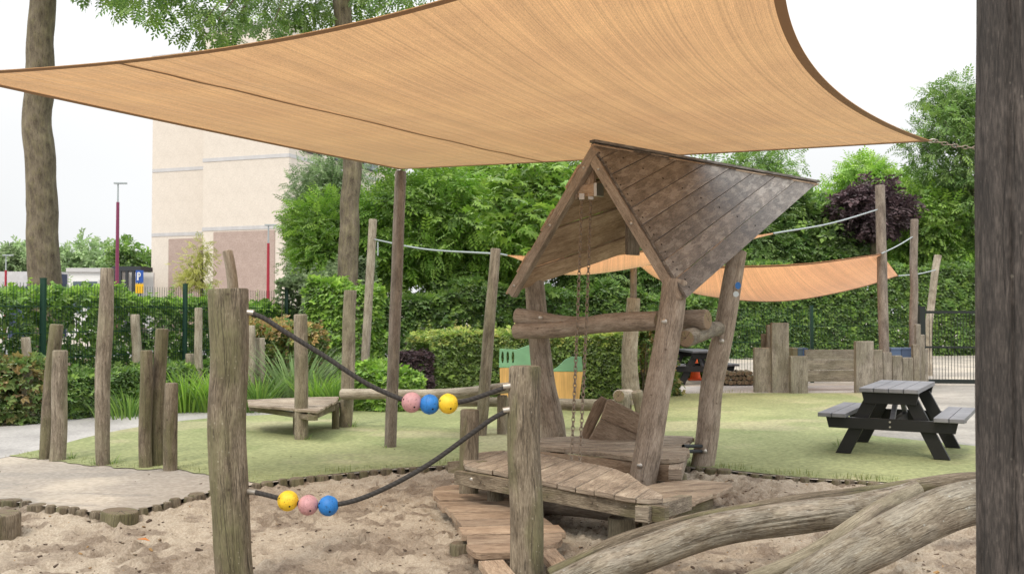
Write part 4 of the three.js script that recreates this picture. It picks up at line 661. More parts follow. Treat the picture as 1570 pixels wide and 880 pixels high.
{
  const A = at(-95, 112, 7.4), B = at(611, 259, 11.68), C = at(1430, 216, 10.4), D = V(1.3, 3.66, -4.3);
  const fn = coons(A, B, C, D, [[0.18, 0.06], [0.12, 0.03], [0.6, 0.0], [0.8, 0.0]], 1, -0.04), t = thing('shade_sail', 'large tan fabric shade sail stretched over the playhouse', 'shade sail', V(0.4, 0, -8.4));
  const wr = (s, q) => { const p = fn(s, q), e = 4 * s * (1 - s) * 4 * q * (1 - q); p.y += 0.012 * e * (fbm(s * 9, q * 2.5 + 5, 33, 3) - 0.45) * 2; for (const [cs, ct, ph] of [[0, 0, 0], [0, 1, 1], [1, 1, 2]]) { const ds = Math.abs(s - cs), dt = Math.abs(q - ct), R = Math.hypot(ds, dt), an = Math.atan2(ds, dt); p.y += 0.035 * R * Math.exp(-R * 4.5) * Math.sin(an * 17 + ph) * Math.sin(2 * an); } return p; };
  part('fabric', sheet(wr, 180, 150, 0, 1, 0, 1, 3, 2.4), M.sailTan, t);
  const h = 0.014; // webbing hems, doubled cloth just under the edge
  for (const [a, b, c, d, n, m] of [[0, h * 0.8, 0, 1, 1, 80], [1 - h, 1, 0, 1, 1, 80], [0, 1, 0, h * 0.9, 80, 1], [0, 1, 1 - h * 0.8, 1, 80, 1]]) part('hem', sheet(wr, n, m, a, b, c, d, 1, 1, -0.006), M.hem, t);
  part('seam', sheet((s, q) => wr(lerp(0.2, 0.3, q) + s, q), 1, 80, 0, 0.006, 0.004, 0.996, 1, 1, -0.007), M.hem, t);
  for (const p of [A, B, C]) part('corner_ring', new THREE.TorusGeometry(0.035, 0.007, 8, 18).rotateX(1.2).translate(p.x, p.y, p.z), M.steel, t);
  // chain from the right corner to its pole, a shackle at the left pole
  const q = at(1541, 222, 10.2), tc = thing('sail_chain', 'chain tying the right corner of the big tan sail to its pole', 'chain', C.clone()), lk = new THREE.TorusGeometry(0.022, 0.006, 6, 12).scale(0.8, 1.4, 1), L = C.distanceTo(q), n = Math.floor(L / 0.05);
  for (let i = 0; i < n; i++) { const p = C.clone().lerp(q, (i + 0.5) / n), m = shadows(new THREE.Mesh(lk, M.chain)); m.name = 'link'; m.position.copy(p).sub(C); m.position.y -= 0.05 * Math.sin(Math.PI * i / n); m.quaternion.setFromUnitVectors(V(0, 1, 0), q.clone().sub(C).normalize()).multiply(new THREE.Quaternion().setFromAxisAngle(V(0, 1, 0), i % 2 ? 1.5 : 0)); tc.add(m); }
  const ap = thing('sail_pole', 'sail pole at the left corner of the big tan sail', 'pole', V(A.x - 0.25, 0, A.z)); part('pole', logGeo([V(A.x - 0.25, -0.2, A.z), V(A.x - 0.18, A.y + 0.1, A.z)], [0.09, 0.085], { seed: 61 }), [M.pole, M.end], ap);
}
function ruled(name, label, top, low, seed) { // a sail seen from below as a curved sheet between its upper and lower edges
  const a = new THREE.CatmullRomCurve3(top.map((p) => at(...p)), false, 'centripetal'), b = new THREE.CatmullRomCurve3(low.map((p) => at(...p)), false, 'centripetal');
  const fn = (s, q) => { const p = a.getPoint(s).lerp(b.getPoint(s), q); p.y -= 0.12 * Math.sin(Math.PI * q) * Math.sin(Math.PI * s); return p; }, m = fn(0.5, 0.5), t = thing(name, label, 'shade sail', V(m.x, 0, m.z));
  part('fabric', sheet(fn, 60, 16, 0, 1, 0, 1, 2, 1), M.sailOrange, t);
  part('hem', sheet(fn, 60, 1, 0, 1, 0, 0.03, 1, 1, -0.006), M.hem, t); part('hem', sheet(fn, 60, 1, 0, 1, 0.965, 1, 1, 1, -0.006), M.hem, t); return t;
}
ruled('shade_sail', 'orange shade sail hanging low in front of the ivy at the right', [[978, 404, 17.2], [1040, 409, 17.8], [1110, 408, 18.3], [1230, 404, 19], [1352, 389, 20.2]], [[980, 407, 17.4], [1010, 428, 18.6], [1080, 453, 20.4], [1200, 462, 21.6], [1320, 441, 22.6], [1378, 423, 23]], 1);
ruled('shade_sail', 'orange shade sail seen under the playhouse roof', [[776, 391, 13.6], [880, 394, 14.6], [1000, 383, 15.8], [1186, 357, 17.4]], [[778, 392, 13.7], [880, 421, 16.6], [1000, 404, 17.4], [1186, 359, 17.6]], 2);
function rope(label, a, b, sag = 0.03, r = 0.012) { const A = at(...a), B = at(...b), m = A.clone().lerp(B, 0.5); m.y -= sag; single('sail_rope', label, 'rope', tube([A, m, B], r, 6, 24), M.galv, A.clone(), 'ropes of the orange sails'); }
rope('grey rope from the pale pole to the leaning pole left of the playhouse', [573, 367, 18.2], [757, 389, 13.2], 0.06, 0.014);
rope('short rope end hanging from the pale sail pole', [579, 371, 17.8], [579, 392, 17.8], 0, 0.014);
rope('grey rope from the roof edge to the tall brown pole at the right', [1186, 358, 17.5], [1348, 321, 20.4], 0.06, 0.015);
rope('grey rope from the orange sail to the middle pole at the gate', [1352, 389, 20.2], [1402, 362, 21.2], 0.02, 0.014);
rope('grey rope from the orange sail to the pale crooked pole', [1378, 423, 23], [1436, 414, 25], 0.03, 0.014);
rope('short rope from the leaning pole to the tip of the orange sail', [757, 388, 13.2], [777, 391.5, 13.62], 0, 0.014);

// ------------------------------------------------------------------ picnic tables
function picnicTable(label, topMat, base, turn) {
  const t = thing('picnic_table', label, 'picnic table', base, 'picnic tables'); t.rotation.y = turn;
  const rb = (w, h, d, x, y, z) => { const sh = new THREE.Shape([[-1, -1], [1, -1], [1, 1], [-1, 1]].map(([i, j]) => new THREE.Vector2(i * w / 2, j * h / 2))), b = 0.005, e = new THREE.ExtrudeGeometry(sh, { depth: d - 2 * b, bevelEnabled: true, bevelSize: b, bevelOffset: -b, bevelThickness: b, bevelSegments: 1 }); e.translate(x, y, z - d / 2 + b); return grainUV(e, V(0, 0, 1), Math.floor(x * 50 + 60)); };
  for (let i = 0; i < 4; i++) local('top_plank', rb(0.147, 0.045, 1.5, (i - 1.5) * 0.155, 0.735, 0), topMat, t);
  for (const s of [-1, 1]) for (const k of [0, 1]) local('seat_plank', rb(0.147, 0.045, 1.5, s * (0.53 + k * 0.155), 0.44, 0), topMat, t);
  for (const z of [-0.55, 0.55]) {
    for (const s of [-1, 1]) { const sh = new THREE.Shape([[0.12, 0.655], [0.27, 0.655], [0.6, 0], [0.44, 0]].map(([x, y]) => new THREE.Vector2(s * x, y))); local('leg', new THREE.ExtrudeGeometry(sh, { depth: 0.06, bevelEnabled: true, bevelSize: 0.004, bevelOffset: -0.004, bevelThickness: 0.004, bevelSegments: 1 }).translate(0, 0, z - 0.03), M.blackPlastic, t); }
    const zo = z + Math.sign(z) * 0.065;
    const tr = (pts, name) => local(name, new THREE.ExtrudeGeometry(new THREE.Shape(pts.map(([x, y]) => new THREE.Vector2(x, y))), { depth: 0.055, bevelEnabled: true, bevelSize: 0.004, bevelOffset: -0.004, bevelThickness: 0.004, bevelSegments: 1 }).translate(0, 0, zo - 0.0275), M.blackPlastic, t);
    tr([[-0.3, 0.71], [-0.27, 0.58], [0.27, 0.58], [0.3, 0.71]], 'top_batten'); tr([[-0.69, 0.415], [-0.66, 0.29], [0.66, 0.29], [0.69, 0.415]], 'seat_beam');
    for (const y of [0.33, 0.385]) { const b = new THREE.CylinderGeometry(0.011, 0.011, 0.012, 10).rotateX(Math.PI / 2).translate(0.0, y, zo + Math.sign(z) * 0.034); local('bolt', b, M.steel, t); }
  }
  local('brace', rb(0.06, 0.09, 1.0, 0, 0.35, 0), M.blackPlastic, t); local('diagonal_brace', bar(V(0, 0.38, 0.5), V(0, 0.68, 0.1), 0.05, 0.05, 3), M.greyPlastic, t); local('diagonal_brace', bar(V(0, 0.38, -0.5), V(0, 0.68, -0.1), 0.05, 0.05, 3), M.greyPlastic, t);
  return t;
}
{ const f = at(1360, 480, 10.7).setY(0), dir = V(0.5, 0, -0.87); picnicTable('black picnic table with grey slatted top and seats on the lawn edge', M.greyPlastic, f.clone().addScaledVector(dir, 0.8).setY(0.012), -0.52); }
picnicTable('dark picnic table far back seen between the playhouse legs', tint(M.greyPlastic, 0.55, 0.56, 0.58), at(1068, 480, 22.4).setY(0.004), 0.1);

// ------------------------------------------------------------------ sleeper wall, play panels, wood pile
{
  const b = at(1280, 480, 19.8).setY(0), t = thing('sleeper_wall', 'play wall of upright grey sleepers and level boards behind the lawn', 'wall', b);
  const up = (u0, u1, vt, d, th, s, lean = 0) => { const a = at(u0, 480, d), c = at(u1, 480, d), y = at(u0, vt, d).y, m = V((a.x + c.x) / 2, 0, a.z), w = c.x - a.x; part('sleeper', bar(V(m.x, -0.15, m.z), V(m.x + lean, y, m.z), w, th, s, V(0, 0, 1), 0.012), [M.sleeper, tS[s % 3]][s % 2], t); };
  const tS = [tint(M.sleeper, 0.9, 0.9, 0.88), tint(M.sleeper, 1.06, 1.05, 1.03), tint(M.sleeper, 0.97, 0.95, 0.9)];
  up(1156, 1182, 533, 19.8, 0.14, 1); up(1182.5, 1208.5, 495, 19.7, 0.14, 2); up(1211, 1237, 546, 19.5, 0.14, 3); up(1176, 1185, 498, 20.3, 0.12, 4); up(1168, 1176, 512, 20.4, 0.12, 5);
  up(1311, 1338, 523, 19.6, 0.14, 6); up(1339, 1352, 536, 20.0, 0.12, 7); up(1353, 1366, 540, 20.0, 0.12, 8); up(1367, 1382, 545, 20.1, 0.12, 9); up(1383, 1398, 548, 20.1, 0.12, 10); up(1399, 1408, 528, 20.3, 0.12, 11); up(1404, 1411, 497, 20.6, 0.1, 12); up(1411, 1417, 513, 20.6, 0.1, 13); up(1417, 1422, 535, 20.6, 0.1, 14);
  for (const [v0, v1, s] of [[536, 551, 21], [551.6, 567, 22], [567.6, 585, 23]]) { const y0 = at(1240, v0, 20.1).y, y1 = at(1240, v1, 20.1).y, a = at(1234, 480, 20.1), c = at(1314, 480, 20.1); part('board', bar(V(a.x, (y0 + y1) / 2, a.z), V(c.x, (y0 + y1) / 2, c.z), 0.06, y0 - y1, s, V(0, 1, 0), 0.008), tS[s % 3], t); }
}
{
  const green = new THREE.MeshStandardMaterial({ map: dataTex(128, 128, (u, v) => { const k = 1 + 0.25 * (pfbm(u, v, 5, 5, 601, 5) - 0.47); return [116 * k, 162 * k, 126 * k]; }), roughness: 0.6 }), yel = new THREE.MeshStandardMaterial({ map: dataTex(128, 256, (u, v) => { const k = 1 + 0.25 * (pfbm(u, v, 30, 4, 611, 4) - 0.47) + 0.2 * (pfbm(u, v, 4, 4, 615, 4) - 0.47); return [206 * k, 164 * k, 100 * k]; }), roughness: 0.7 });
  const P = (d) => (l) => l.map(([u, v]) => at(u, v, d)), oval = (u, v, a, b, d) => { const o = []; for (let i = 0; i < 14; i++) o.push(at(u + a * Math.cos(-i / 14 * 6.283), v + b * Math.sin(-i / 14 * 6.283), d)); return o; };
  const d = 16.4, p = P(d), a = thing('play_panel', 'green and yellow play panel with three slots left of the playhouse leg', 'play panel', at(795, 612, d).setY(0), 'green and yellow play panels');
  part('green_panel', slab(p([[765, 563.5], [826, 563.5], [826, 528], [812, 529], [792, 536], [766, 535]]), 0.05, V(1, 0, 0), 1, 0.004, [oval(770.5, 548, 2, 9, d), oval(778.5, 548, 2, 9, d), oval(786.5, 548, 2, 9, d)]), green, a);
  part('yellow_panel', slab([at(768, 622, d).setY(0.0), at(826, 622, d).setY(0.0), at(826, 564.2, d), at(766, 564.2, d)], 0.05, V(0, 1, 0), 2, 0.004), yel, a);
  const e = 16.2, q = P(e), b = thing('play_panel', 'green and yellow play panel with a curved slope right of the playhouse leg', 'play panel', at(868, 612, e).setY(0), 'green and yellow play panels');
  part('green_panel', slab(q([[844, 569.5], [894, 569.5], [892, 547], [876, 547], [866, 552], [856, 562]]), 0.05, V(1, 0, 0), 3, 0.004), green, b);
  part('yellow_panel', slab([at(848, 622, e).setY(0), at(886, 622, e).setY(0), at(894, 570.2, e), at(844, 570.2, e)], 0.05, V(0, 1, 0), 4, 0.004), yel, b);
}
{ // split firewood by the fence
  const r = rng(41), t = thing('wood_pile', 'low pile of split firewood beside the far picnic table', 'wood pile', at(1130, 480, 22).setY(0));
  for (let k = 0; k < 3; k++) for (let i = 0; i < 9 - k; i++) { const p = at(1106 + i * 6 + k * 3, 480, 21.8 + r() * 0.1); part('split_log', logGeo([V(p.x - 0.02, 0.07 + k * 0.1, p.z + 0.25), V(p.x + (r() - 0.5) * 0.1, 0.07 + k * 0.1, p.z - 0.25)], [0.05 + r() * 0.012], { seed: 70 + i + k * 9, seg: 8, amp: 0.15 }), [M.postOld, M.endPale], t); }
  const c = at(1066, 480, 23.4).setY(0), g = thing('orange_cone', 'small orange traffic cone behind the far picnic table', 'cone', c); const om = new THREE.MeshStandardMaterial({ color: 0xe2581c, roughness: 0.6 });
  local('cone', new THREE.LatheGeometry([[0.02, 0.62], [0.035, 0.6], [0.13, 0.05], [0.13, 0.04]].map(([x, y]) => new THREE.Vector2(x, y)), 18), om, g); local('foot', new THREE.BoxGeometry(0.36, 0.04, 0.36).translate(0, 0.02, 0), om, g);
}

for (const [u, w, col, lab] of [[1223, 0.18, [0x4a6488, 0x8a8466, 0x5d7480], 'muted blue and tan storage crates behind the left of the sleeper wall'], [1384, 0.36, [0x4b5d7c, 0x566a88, 0x465672], 'blue storage crates behind the right of the sleeper wall']]) {
  const p = at(u, 480, 20.9).setY(0), t = thing('storage_crates', lab, 'crates', p);
  for (let k = 0; k < 2; k++) for (let i = 0; i < 3; i++) { const x = (i - 1) * w * 0.6, y = k * 0.44, cm = new THREE.MeshStandardMaterial({ color: col[(i + k) % 3], roughness: 0.6 }), c = local('crate', new THREE.BoxGeometry(w * 0.57, 0.4, 0.4).translate(x, y + 0.2, 0), cm, t); local('rim', new THREE.BoxGeometry(w * 0.585, 0.04, 0.42).translate(x, y + 0.4, 0), cm, c); }
}
// ------------------------------------------------------------------ foliage
function leafTris(out, L, w, base, dir, up, fold = 0.25) { // one folded leaf as four faces
  const X = dir.clone().cross(up).normalize(), Y = X.clone().cross(dir).normalize(), P = (x, y, z) => base.clone().addScaledVector(X, x).addScaledVector(Y, y).addScaledVector(dir, z);
  const b = P(0, 0, 0), m = P(0, -0.02 * L, L * 0.5), t = P(0, -0.1 * L, L), l = P(-w, fold * w, L * 0.45), r = P(w, fold * w, L * 0.45);
  for (const q of [[b, l, m], [b, m, r], [m, l, t], [m, t, r]]) for (const p of q) out.push(p.x, p.y, p.z);
}
function geoOf(tris) { const g = new THREE.BufferGeometry(); g.setAttribute('position', new THREE.Float32BufferAttribute(tris, 3)); g.computeVertexNormals(); return g; }
const SPRIG = {};
{ // compound leaf: paired leaflets along a stalk (1 unit long)
  let o = []; for (let k = 0; k < 4; k++) for (const s of [-1, 1]) leafTris(o, 0.36, 0.075, V(0, 0, 0.2 + k * 0.2), V(s * 0.85, -0.12, 0.5).normalize(), V(0, 1, 0)); leafTris(o, 0.38, 0.08, V(0, 0, 0.92), V(0, -0.15, 1).normalize(), V(0, 1, 0)); SPRIG.ash = geoOf(o);
  o = []; const r = rng(4); for (let k = 0; k < 6; k++) { const a = k * 2.4; leafTris(o, 0.5, 0.15, V(0, 0, 0.08 + k * 0.13), V(Math.cos(a) * 0.9, Math.sin(a) * 0.5 + 0.1, 0.55 + r() * 0.3).normalize(), V(0.2 * (r() - 0.5), 1, 0)); } SPRIG.round = geoOf(o);
  o = []; for (let k = 0; k < 5; k++) { const a = k * 1.2566 - 1.2566 * 2; leafTris(o, 0.62, 0.12, V(0, 0, 0.35), V(Math.sin(a * 0.62), -0.1, Math.cos(a * 0.62)).normalize(), V(0, 1, 0), 0.1); } SPRIG.palm = geoOf(o);
  o = []; leafTris(o, 1, 0.33, V(0, 0, 0), V(0, 0, 1), V(0, 1, 0)); leafTris(o, 0.8, 0.27, V(0.05, 0.05, 0.1), V(0.8, 0.2, 0.5).normalize(), V(0, 1, 0)); leafTris(o, 0.85, 0.28, V(-0.05, -0.03, 0.05), V(-0.7, -0.1, 0.7).normalize(), V(0, 1, 0)); SPRIG.leaf = geoOf(o);
  o = []; for (let i = 0; i < 4; i++) { const z0 = i / 4, z1 = (i + 1) / 4, y = (z) => -0.55 * z * z, w = (z) => 0.018 * (1 - z * z) + 0.001; const a = [-w(z0), y(z0), z0], b = [w(z0), y(z0), z0], c = [-w(z1), y(z1), z1], d = [w(z1), y(z1), z1]; o.push(...a, ...b, ...c, ...b, ...d, ...c); } SPRIG.blade = geoOf(o);
}
const leafMat = (tr = 0.35) => new THREE.MeshPhysicalMaterial({ color: 0xffffff, roughness: 0.95, transmission: tr, thickness: 0, side: THREE.DoubleSide });
const LEAF = leafMat(0.5), LEAFD = leafMat(0.25);
class Cloud { // leaves gathered one by one, then drawn as one crown
  constructor(seed) { this.m = []; this.c = []; this.r = rng(seed); }
  add(p, dir, up, s, col) {
    const Z = dir.clone().normalize(), X = up.clone().cross(Z); if (X.lengthSq() < 1e-4) X.set(1, 0, 0); X.normalize(); const Y = Z.clone().cross(X);
    this.m.push(X.x * s, X.y * s, X.z * s, 0, Y.x * s, Y.y * s, Y.z * s, 0, Z.x * s, Z.y * s, Z.z * s, 0, p.x, p.y, p.z, 1); this.c.push(col[0], col[1], col[2]);
  }
  build(name, geo, mat, parent) {
    const o = rootOf(parent).position, n = this.c.length / 3, im = new THREE.InstancedMesh(geo, mat, n);
    for (let i = 0; i < n; i++) { this.m[i * 16 + 12] -= o.x; this.m[i * 16 + 13] -= o.y; this.m[i * 16 + 14] -= o.z; }
    im.instanceMatrix.array.set(this.m); im.instanceColor = new THREE.InstancedBufferAttribute(new Float32Array(this.c), 3);
    im.name = name; im.userData = { kind: 'stuff' }; shadows(im); parent.add(im); leafTotal += n; return im;
  }
}
let leafTotal = 0;
const sph = (r) => { const z = 2 * r() - 1, a = r() * 6.2832, q = Math.sqrt(1 - z * z); return V(q * Math.cos(a), z, q * Math.sin(a)); };
function pick(pal, r) { const k = r() * (pal.length - 1), i = Math.floor(k), c = mix3(pal[i], pal[Math.min(i + 1, pal.length - 1)], k - i), v = 1.85 * (0.7 + 0.6 * r()); return [c[0] * v, c[1] * v, c[2] * v]; }
function clump(cl, c, rad, n, size, pal, o = {}) {
  const r = cl.r, shade = 0.85 + 0.3 * r();
  for (let i = 0; i < n; i++) {
    const d = sph(r), k = Math.pow(r(), 0.45), p = V(c.x + d.x * rad.x * k, c.y + d.y * rad.y * k, c.z + d.z * rad.z * k);
    const dir = d.clone().multiplyScalar(0.8).add(sph(r).multiplyScalar(0.7)).add(V(0, -(o.droop ?? 0.25), 0)), up = V(0, 1, 0).add(sph(r).multiplyScalar(0.55)), col = pick(pal, r);
    cl.add(p, dir, up, size * (0.7 + 0.6 * r()), [col[0] * shade, col[1] * shade, col[2] * shade]);
  }
}
const PAL = {
  fresh: [[0.08, 0.165, 0.018], [0.14, 0.25, 0.025], [0.2, 0.31, 0.04]], mid: [[0.05, 0.11, 0.02], [0.09, 0.165, 0.028], [0.14, 0.22, 0.04]], 
  grey: [[0.12, 0.18, 0.08], [0.17, 0.24, 0.11], [0.22, 0.29, 0.14]], purple: [[0.026, 0.014, 0.018], [0.04, 0.022, 0.027], [0.06, 0.036, 0.04]], yellow: [[0.2, 0.22, 0.05], [0.3, 0.31, 0.08], [0.36, 0.36, 0.12]],
  red: [[0.06, 0.12, 0.022], [0.1, 0.16, 0.03], [0.13, 0.17, 0.04], [0.26, 0.16, 0.06]], hedge: [[0.065, 0.115, 0.018], [0.1, 0.165, 0.026], [0.15, 0.22, 0.036]], tip: [[0.16, 0.24, 0.04], [0.24, 0.3, 0.06], [0.32, 0.3, 0.09]], ivy: [[0.05, 0.11, 0.018], [0.09, 0.17, 0.026], [0.15, 0.235, 0.036]] };
function tree(name, label, base, o) {
  const t = thing(name, label, 'tree', base, o.group), r = rng(o.seed), cl = new Cloud(o.seed + 1), C = V(base.x + (o.dx ?? 0), o.cy, base.z + (o.dz ?? 0)), [rx, ry, rz] = o.rad, tr = o.trunkR, fork = o.fork ?? Math.max(0.8, o.cy - ry * 0.6);
  const lean = o.lean ?? V(0.1, 0, 0), top = V(base.x, fork, base.z).add(lean);
  const trunkPts = o.trunk ?? [V(base.x, -0.2, base.z), V(base.x + lean.x * 0.3, fork * 0.5, base.z), top];
  part('trunk', logGeo(trunkPts, [tr * 1.25, tr, tr * 0.9], { seg: 16, amp: 0.1, seed: o.seed, step: 0.2, wob: tr * 0.06, bevel: 0.01 }), [M.bark, M.bark], t);
  const gs = [], tips = [];
  for (let i = 0; i < o.clumps; i++) { const d = sph(r), k = Math.pow(r(), 0.4); tips.push(V(C.x + d.x * rx * k, C.y + d.y * ry * k, C.z + d.z * rz * k)); }
  const end = trunkPts[trunkPts.length - 1];
  tips.forEach((p, i) => {
    if (i % (o.limbEvery ?? 2) === 0) { const m = end.clone().lerp(p, 0.5).add(V(0, (p.y - end.y) * 0.15 - 0.1, 0)), g = logGeo([end.clone().add(V(0, -0.1, 0)), m, p], [tr * (i < 4 ? 0.6 : 0.34), tr * 0.24, 0.012], { seg: 7, amp: 0.08, seed: o.seed + i, step: 0.35, bevel: 0.004 }); g.clearGroups(); gs.push(g); }
    const q = o.clumpR * (0.65 + 0.7 * r()); clump(cl, p, V(q * 1.15, q * 0.75, q * 1.15), Math.round(o.per * (0.7 + 0.6 * r())), o.size, o.pal, { droop: o.droop });
  });
  if (o.extra) for (const [p, q, n] of o.extra) { clump(cl, p, V(q, q * 0.7, q), n, o.size, o.pal, { droop: 0.6 }); const m = end.clone().lerp(p, 0.55).add(V(0, 0.9, 0)), g = logGeo([end.clone(), m, p], [tr * 0.34, tr * 0.16, 0.01], { seg: 7, amp: 0.08, seed: o.seed + gs.length, step: 0.35, bevel: 0.004 }); g.clearGroups(); gs.push(g); }
  if (gs.length) part('limbs', mergeGeometries(gs), o.limbMat ?? M.branch, t);
  cl.build('crown', SPRIG[o.sprig ?? 'ash'], o.mat ?? LEAF, t); return t;
}
const gnd = (u, d) => { const p = at(u, 480, d); return V(p.x, 0, p.z); };
{ // the two big trees on the left
  const b = gnd(65, 21.5), d = 21.5, tp = [[74, 520], [68, 430], [64, 330], [60, 250], [53, 190], [62, 130], [60, 60], [66, 0], [70, -70]].map(([u, v]) => at(u, v, d)); tp[0] = V(b.x, -0.2, b.z);
  tree('broadleaf_tree', 'big bare-trunked tree with mossy bark at the left', b, { seed: 701, trunkR: 0.31, trunk: tp, cy: 13, rad: [4.2, 2.6, 4.2], clumps: 26, per: 150, clumpR: 0.9, size: 0.32, pal: PAL.mid, extra: [[at(150, -40, 21), 0.7, 120], [at(95, -60, 21.3), 0.4, 10]] });
  const c = gnd(535, 20.5), e = 20.5, tq = [[532, 620], [535, 480], [534, 400], [536, 320], [538, 260], [536, 150], [528, 60], [520, -30]].map(([u, v]) => at(u, v, e)); tq[0] = V(c.x, -0.2, c.z);
  const spots = [[205, -8, 0.55], [255, 8, 0.5], [150, -20, 0.5], [310, 0, 0.6], [335, 30, 0.45], [300, 45, 0.3], [365, 25, 0.55], [395, 5, 0.6], [420, 30, 0.5], [455, 12, 0.55], [480, 22, 0.4], [520, 5, 0.6], [590, -5, 0.5], [620, -20, 0.5], [345, 55, 0.28], [230, -30, 0.6], [280, -30, 0.6], [440, -20, 0.7], [560, -30, 0.7]];
  tree('broadleaf_tree', 'forked tree behind the sail whose leafy twigs hang into the top left', c, { seed: 711, trunkR: 0.205, trunk: tq, cy: 11.5, rad: [4.8, 2.6, 4], clumps: 34, per: 150, clumpR: 0.9, size: 0.3, pal: PAL.mid, dx: -0.5, extra: spots.map(([u, v, q], i) => [at(u, v, 19 + (i % 4) * 0.8), q, Math.round(62 * q / 0.5)]) });
}
const T = (name, label, u, d, top, half, o) => { const b = gnd(u, d), y1 = at(u, top, d).y, rx = half / FPX * d; tree(name, label, b, { trunkR: 0.14, cy: o.low !== undefined ? (y1 + o.low) / 2 : y1 * 0.58, rad: [rx, o.low !== undefined ? (y1 - o.low) / 2 : y1 * 0.42, rx * 0.8], clumps: 40, per: 150, clumpR: 0.6, size: 0.3, pal: PAL.mid, sprig: 'ash', ...o }); };
T('grey_green_tree', 'pale grey-green willow-like tree beside the apartment block', 508, 27, 236, 56, { seed: 721, pal: PAL.grey, size: 0.26, per: 190, low: 1.6 });
T('light_green_tree', 'bright green tree between the block and the sail pole', 492, 23, 292, 32, { seed: 725, pal: PAL.fresh, size: 0.26, per: 170, low: 2.4, clumps: 26 });
T('maple_tree', 'light green young maple left of the playhouse roof', 818, 20.5, 245, 62, { seed: 731, pal: PAL.fresh, sprig: 'palm', size: 0.24, per: 120, low: 2.7, clumps: 34, trunkR: 0.06, clumpR: 0.45 });
T('feathery_tree', 'feathery green tree behind the two sail poles', 660, 23.5, 250, 110, { seed: 741, pal: PAL.fresh, size: 0.36, per: 130, low: 1.9, clumps: 46, clumpR: 0.55 });
T('feathery_tree', 'broad feathery tree behind the left side of the playhouse', 775, 25.5, 210, 110, { seed: 751, pal: PAL.fresh, size: 0.36, per: 140, low: 1.6, clumps: 56, clumpR: 0.65 });
T('leafy_tree', 'dense leafy tree behind the playhouse gable', 930, 26, 200, 100, { seed: 761, pal: PAL.mid, size: 0.34, per: 170, low: 0.8, clumps: 56, clumpR: 0.7 });
T('feathery_tree', 'feathery green tree right behind the playhouse roof', 1105, 40, 262, 90, { seed: 771, pal: PAL.mid, size: 0.53, per: 170, low: 1.48, clumps: 56, clumpR: 0.96 });
T('round_tree', 'bushy green tree between the roof tip and the brown pole', 1225, 41, 285, 78, { seed: 781, pal: PAL.mid, size: 0.49, per: 190, low: 1.52, clumps: 50, clumpR: 0.99, sprig: 'round' });
T('tall_tree', 'tall light green tree crown beyond the purple one', 1320, 47, 226, 75, { seed: 791, pal: PAL.fresh, size: 0.5, per: 170, low: 2.5, clumps: 44, clumpR: 0.95 });
T('purple_tree', 'dark purple-leaved tree between the green crowns', 1338, 39.2, 290, 50, { seed: 801, pal: PAL.purple, size: 0.42, per: 110, low: 5.05, clumps: 22, clumpR: 0.74, sprig: 'round', mat: LEAFD });
T('bushy_tree', 'bright green bushy tree behind the middle gate pole', 1436, 41, 262, 58, { seed: 811, pal: PAL.fresh, size: 0.51, per: 180, low: 2.39, clumps: 46, clumpR: 0.89 });
T('airy_tree', 'tall airy tree with loose twigs at the right beside the dark post', 1490, 40, 108, 78, { seed: 821, pal: PAL.mid, size: 0.41, per: 90, low: 4.74, clumps: 46, clumpR: 0.81, trunkR: 0.11 });
T('round_tree', 'green tree filling the gap behind the dark foreground post', 1520, 42, 270, 90, { seed: 827, pal: PAL.mid, size: 0.46, per: 170, low: 1.45, clumps: 46, clumpR: 1.01, sprig: 'round' });
T('round_tree', 'green tree beyond the right edge behind the gate', 1700, 42, 200, 110, { seed: 835, pal: PAL.mid, size: 0.52, per: 150, low: 1.45, clumps: 44, clumpR: 1.16, sprig: 'round' });
T('leafy_tree', 'distant tree top above the playhouse ridge', 1160, 40, 225, 62, { seed: 831, pal: PAL.mid, size: 0.42, per: 150, low: 2, clumps: 34, clumpR: 0.9 });
T('distant_tree', 'distant grey-green tree at the far left edge', 18, 84, 356, 26, { seed: 841, pal: PAL.grey, size: 0.7, per: 90, low: 1.5, clumps: 18, clumpR: 1.0, trunkR: 0.2, sprig: 'round' });
T('distant_tree', 'distant rounded tree behind the white bungalow', 135, 84, 378, 48, { seed: 851, pal: PAL.grey, size: 0.7, per: 100, low: 1.5, clumps: 26, clumpR: 1.1, trunkR: 0.2, sprig: 'round' });
T('distant_tree', 'distant tree against the left wall of the apartment block', 208, 80, 368, 32, { seed: 861, pal: PAL.mid, size: 0.7, per: 100, low: 1.5, clumps: 20, clumpR: 1.1, trunkR: 0.2, sprig: 'round' });
T('sapling', 'slender yellow-leaved sapling in front of the apartment block', 303, 24, 372, 26, { seed: 871, pal: PAL.yellow, size: 0.16, per: 34, low: 1.6, clumps: 22, clumpR: 0.28, trunkR: 0.03, fork: 2.4, limbEvery: 1 });

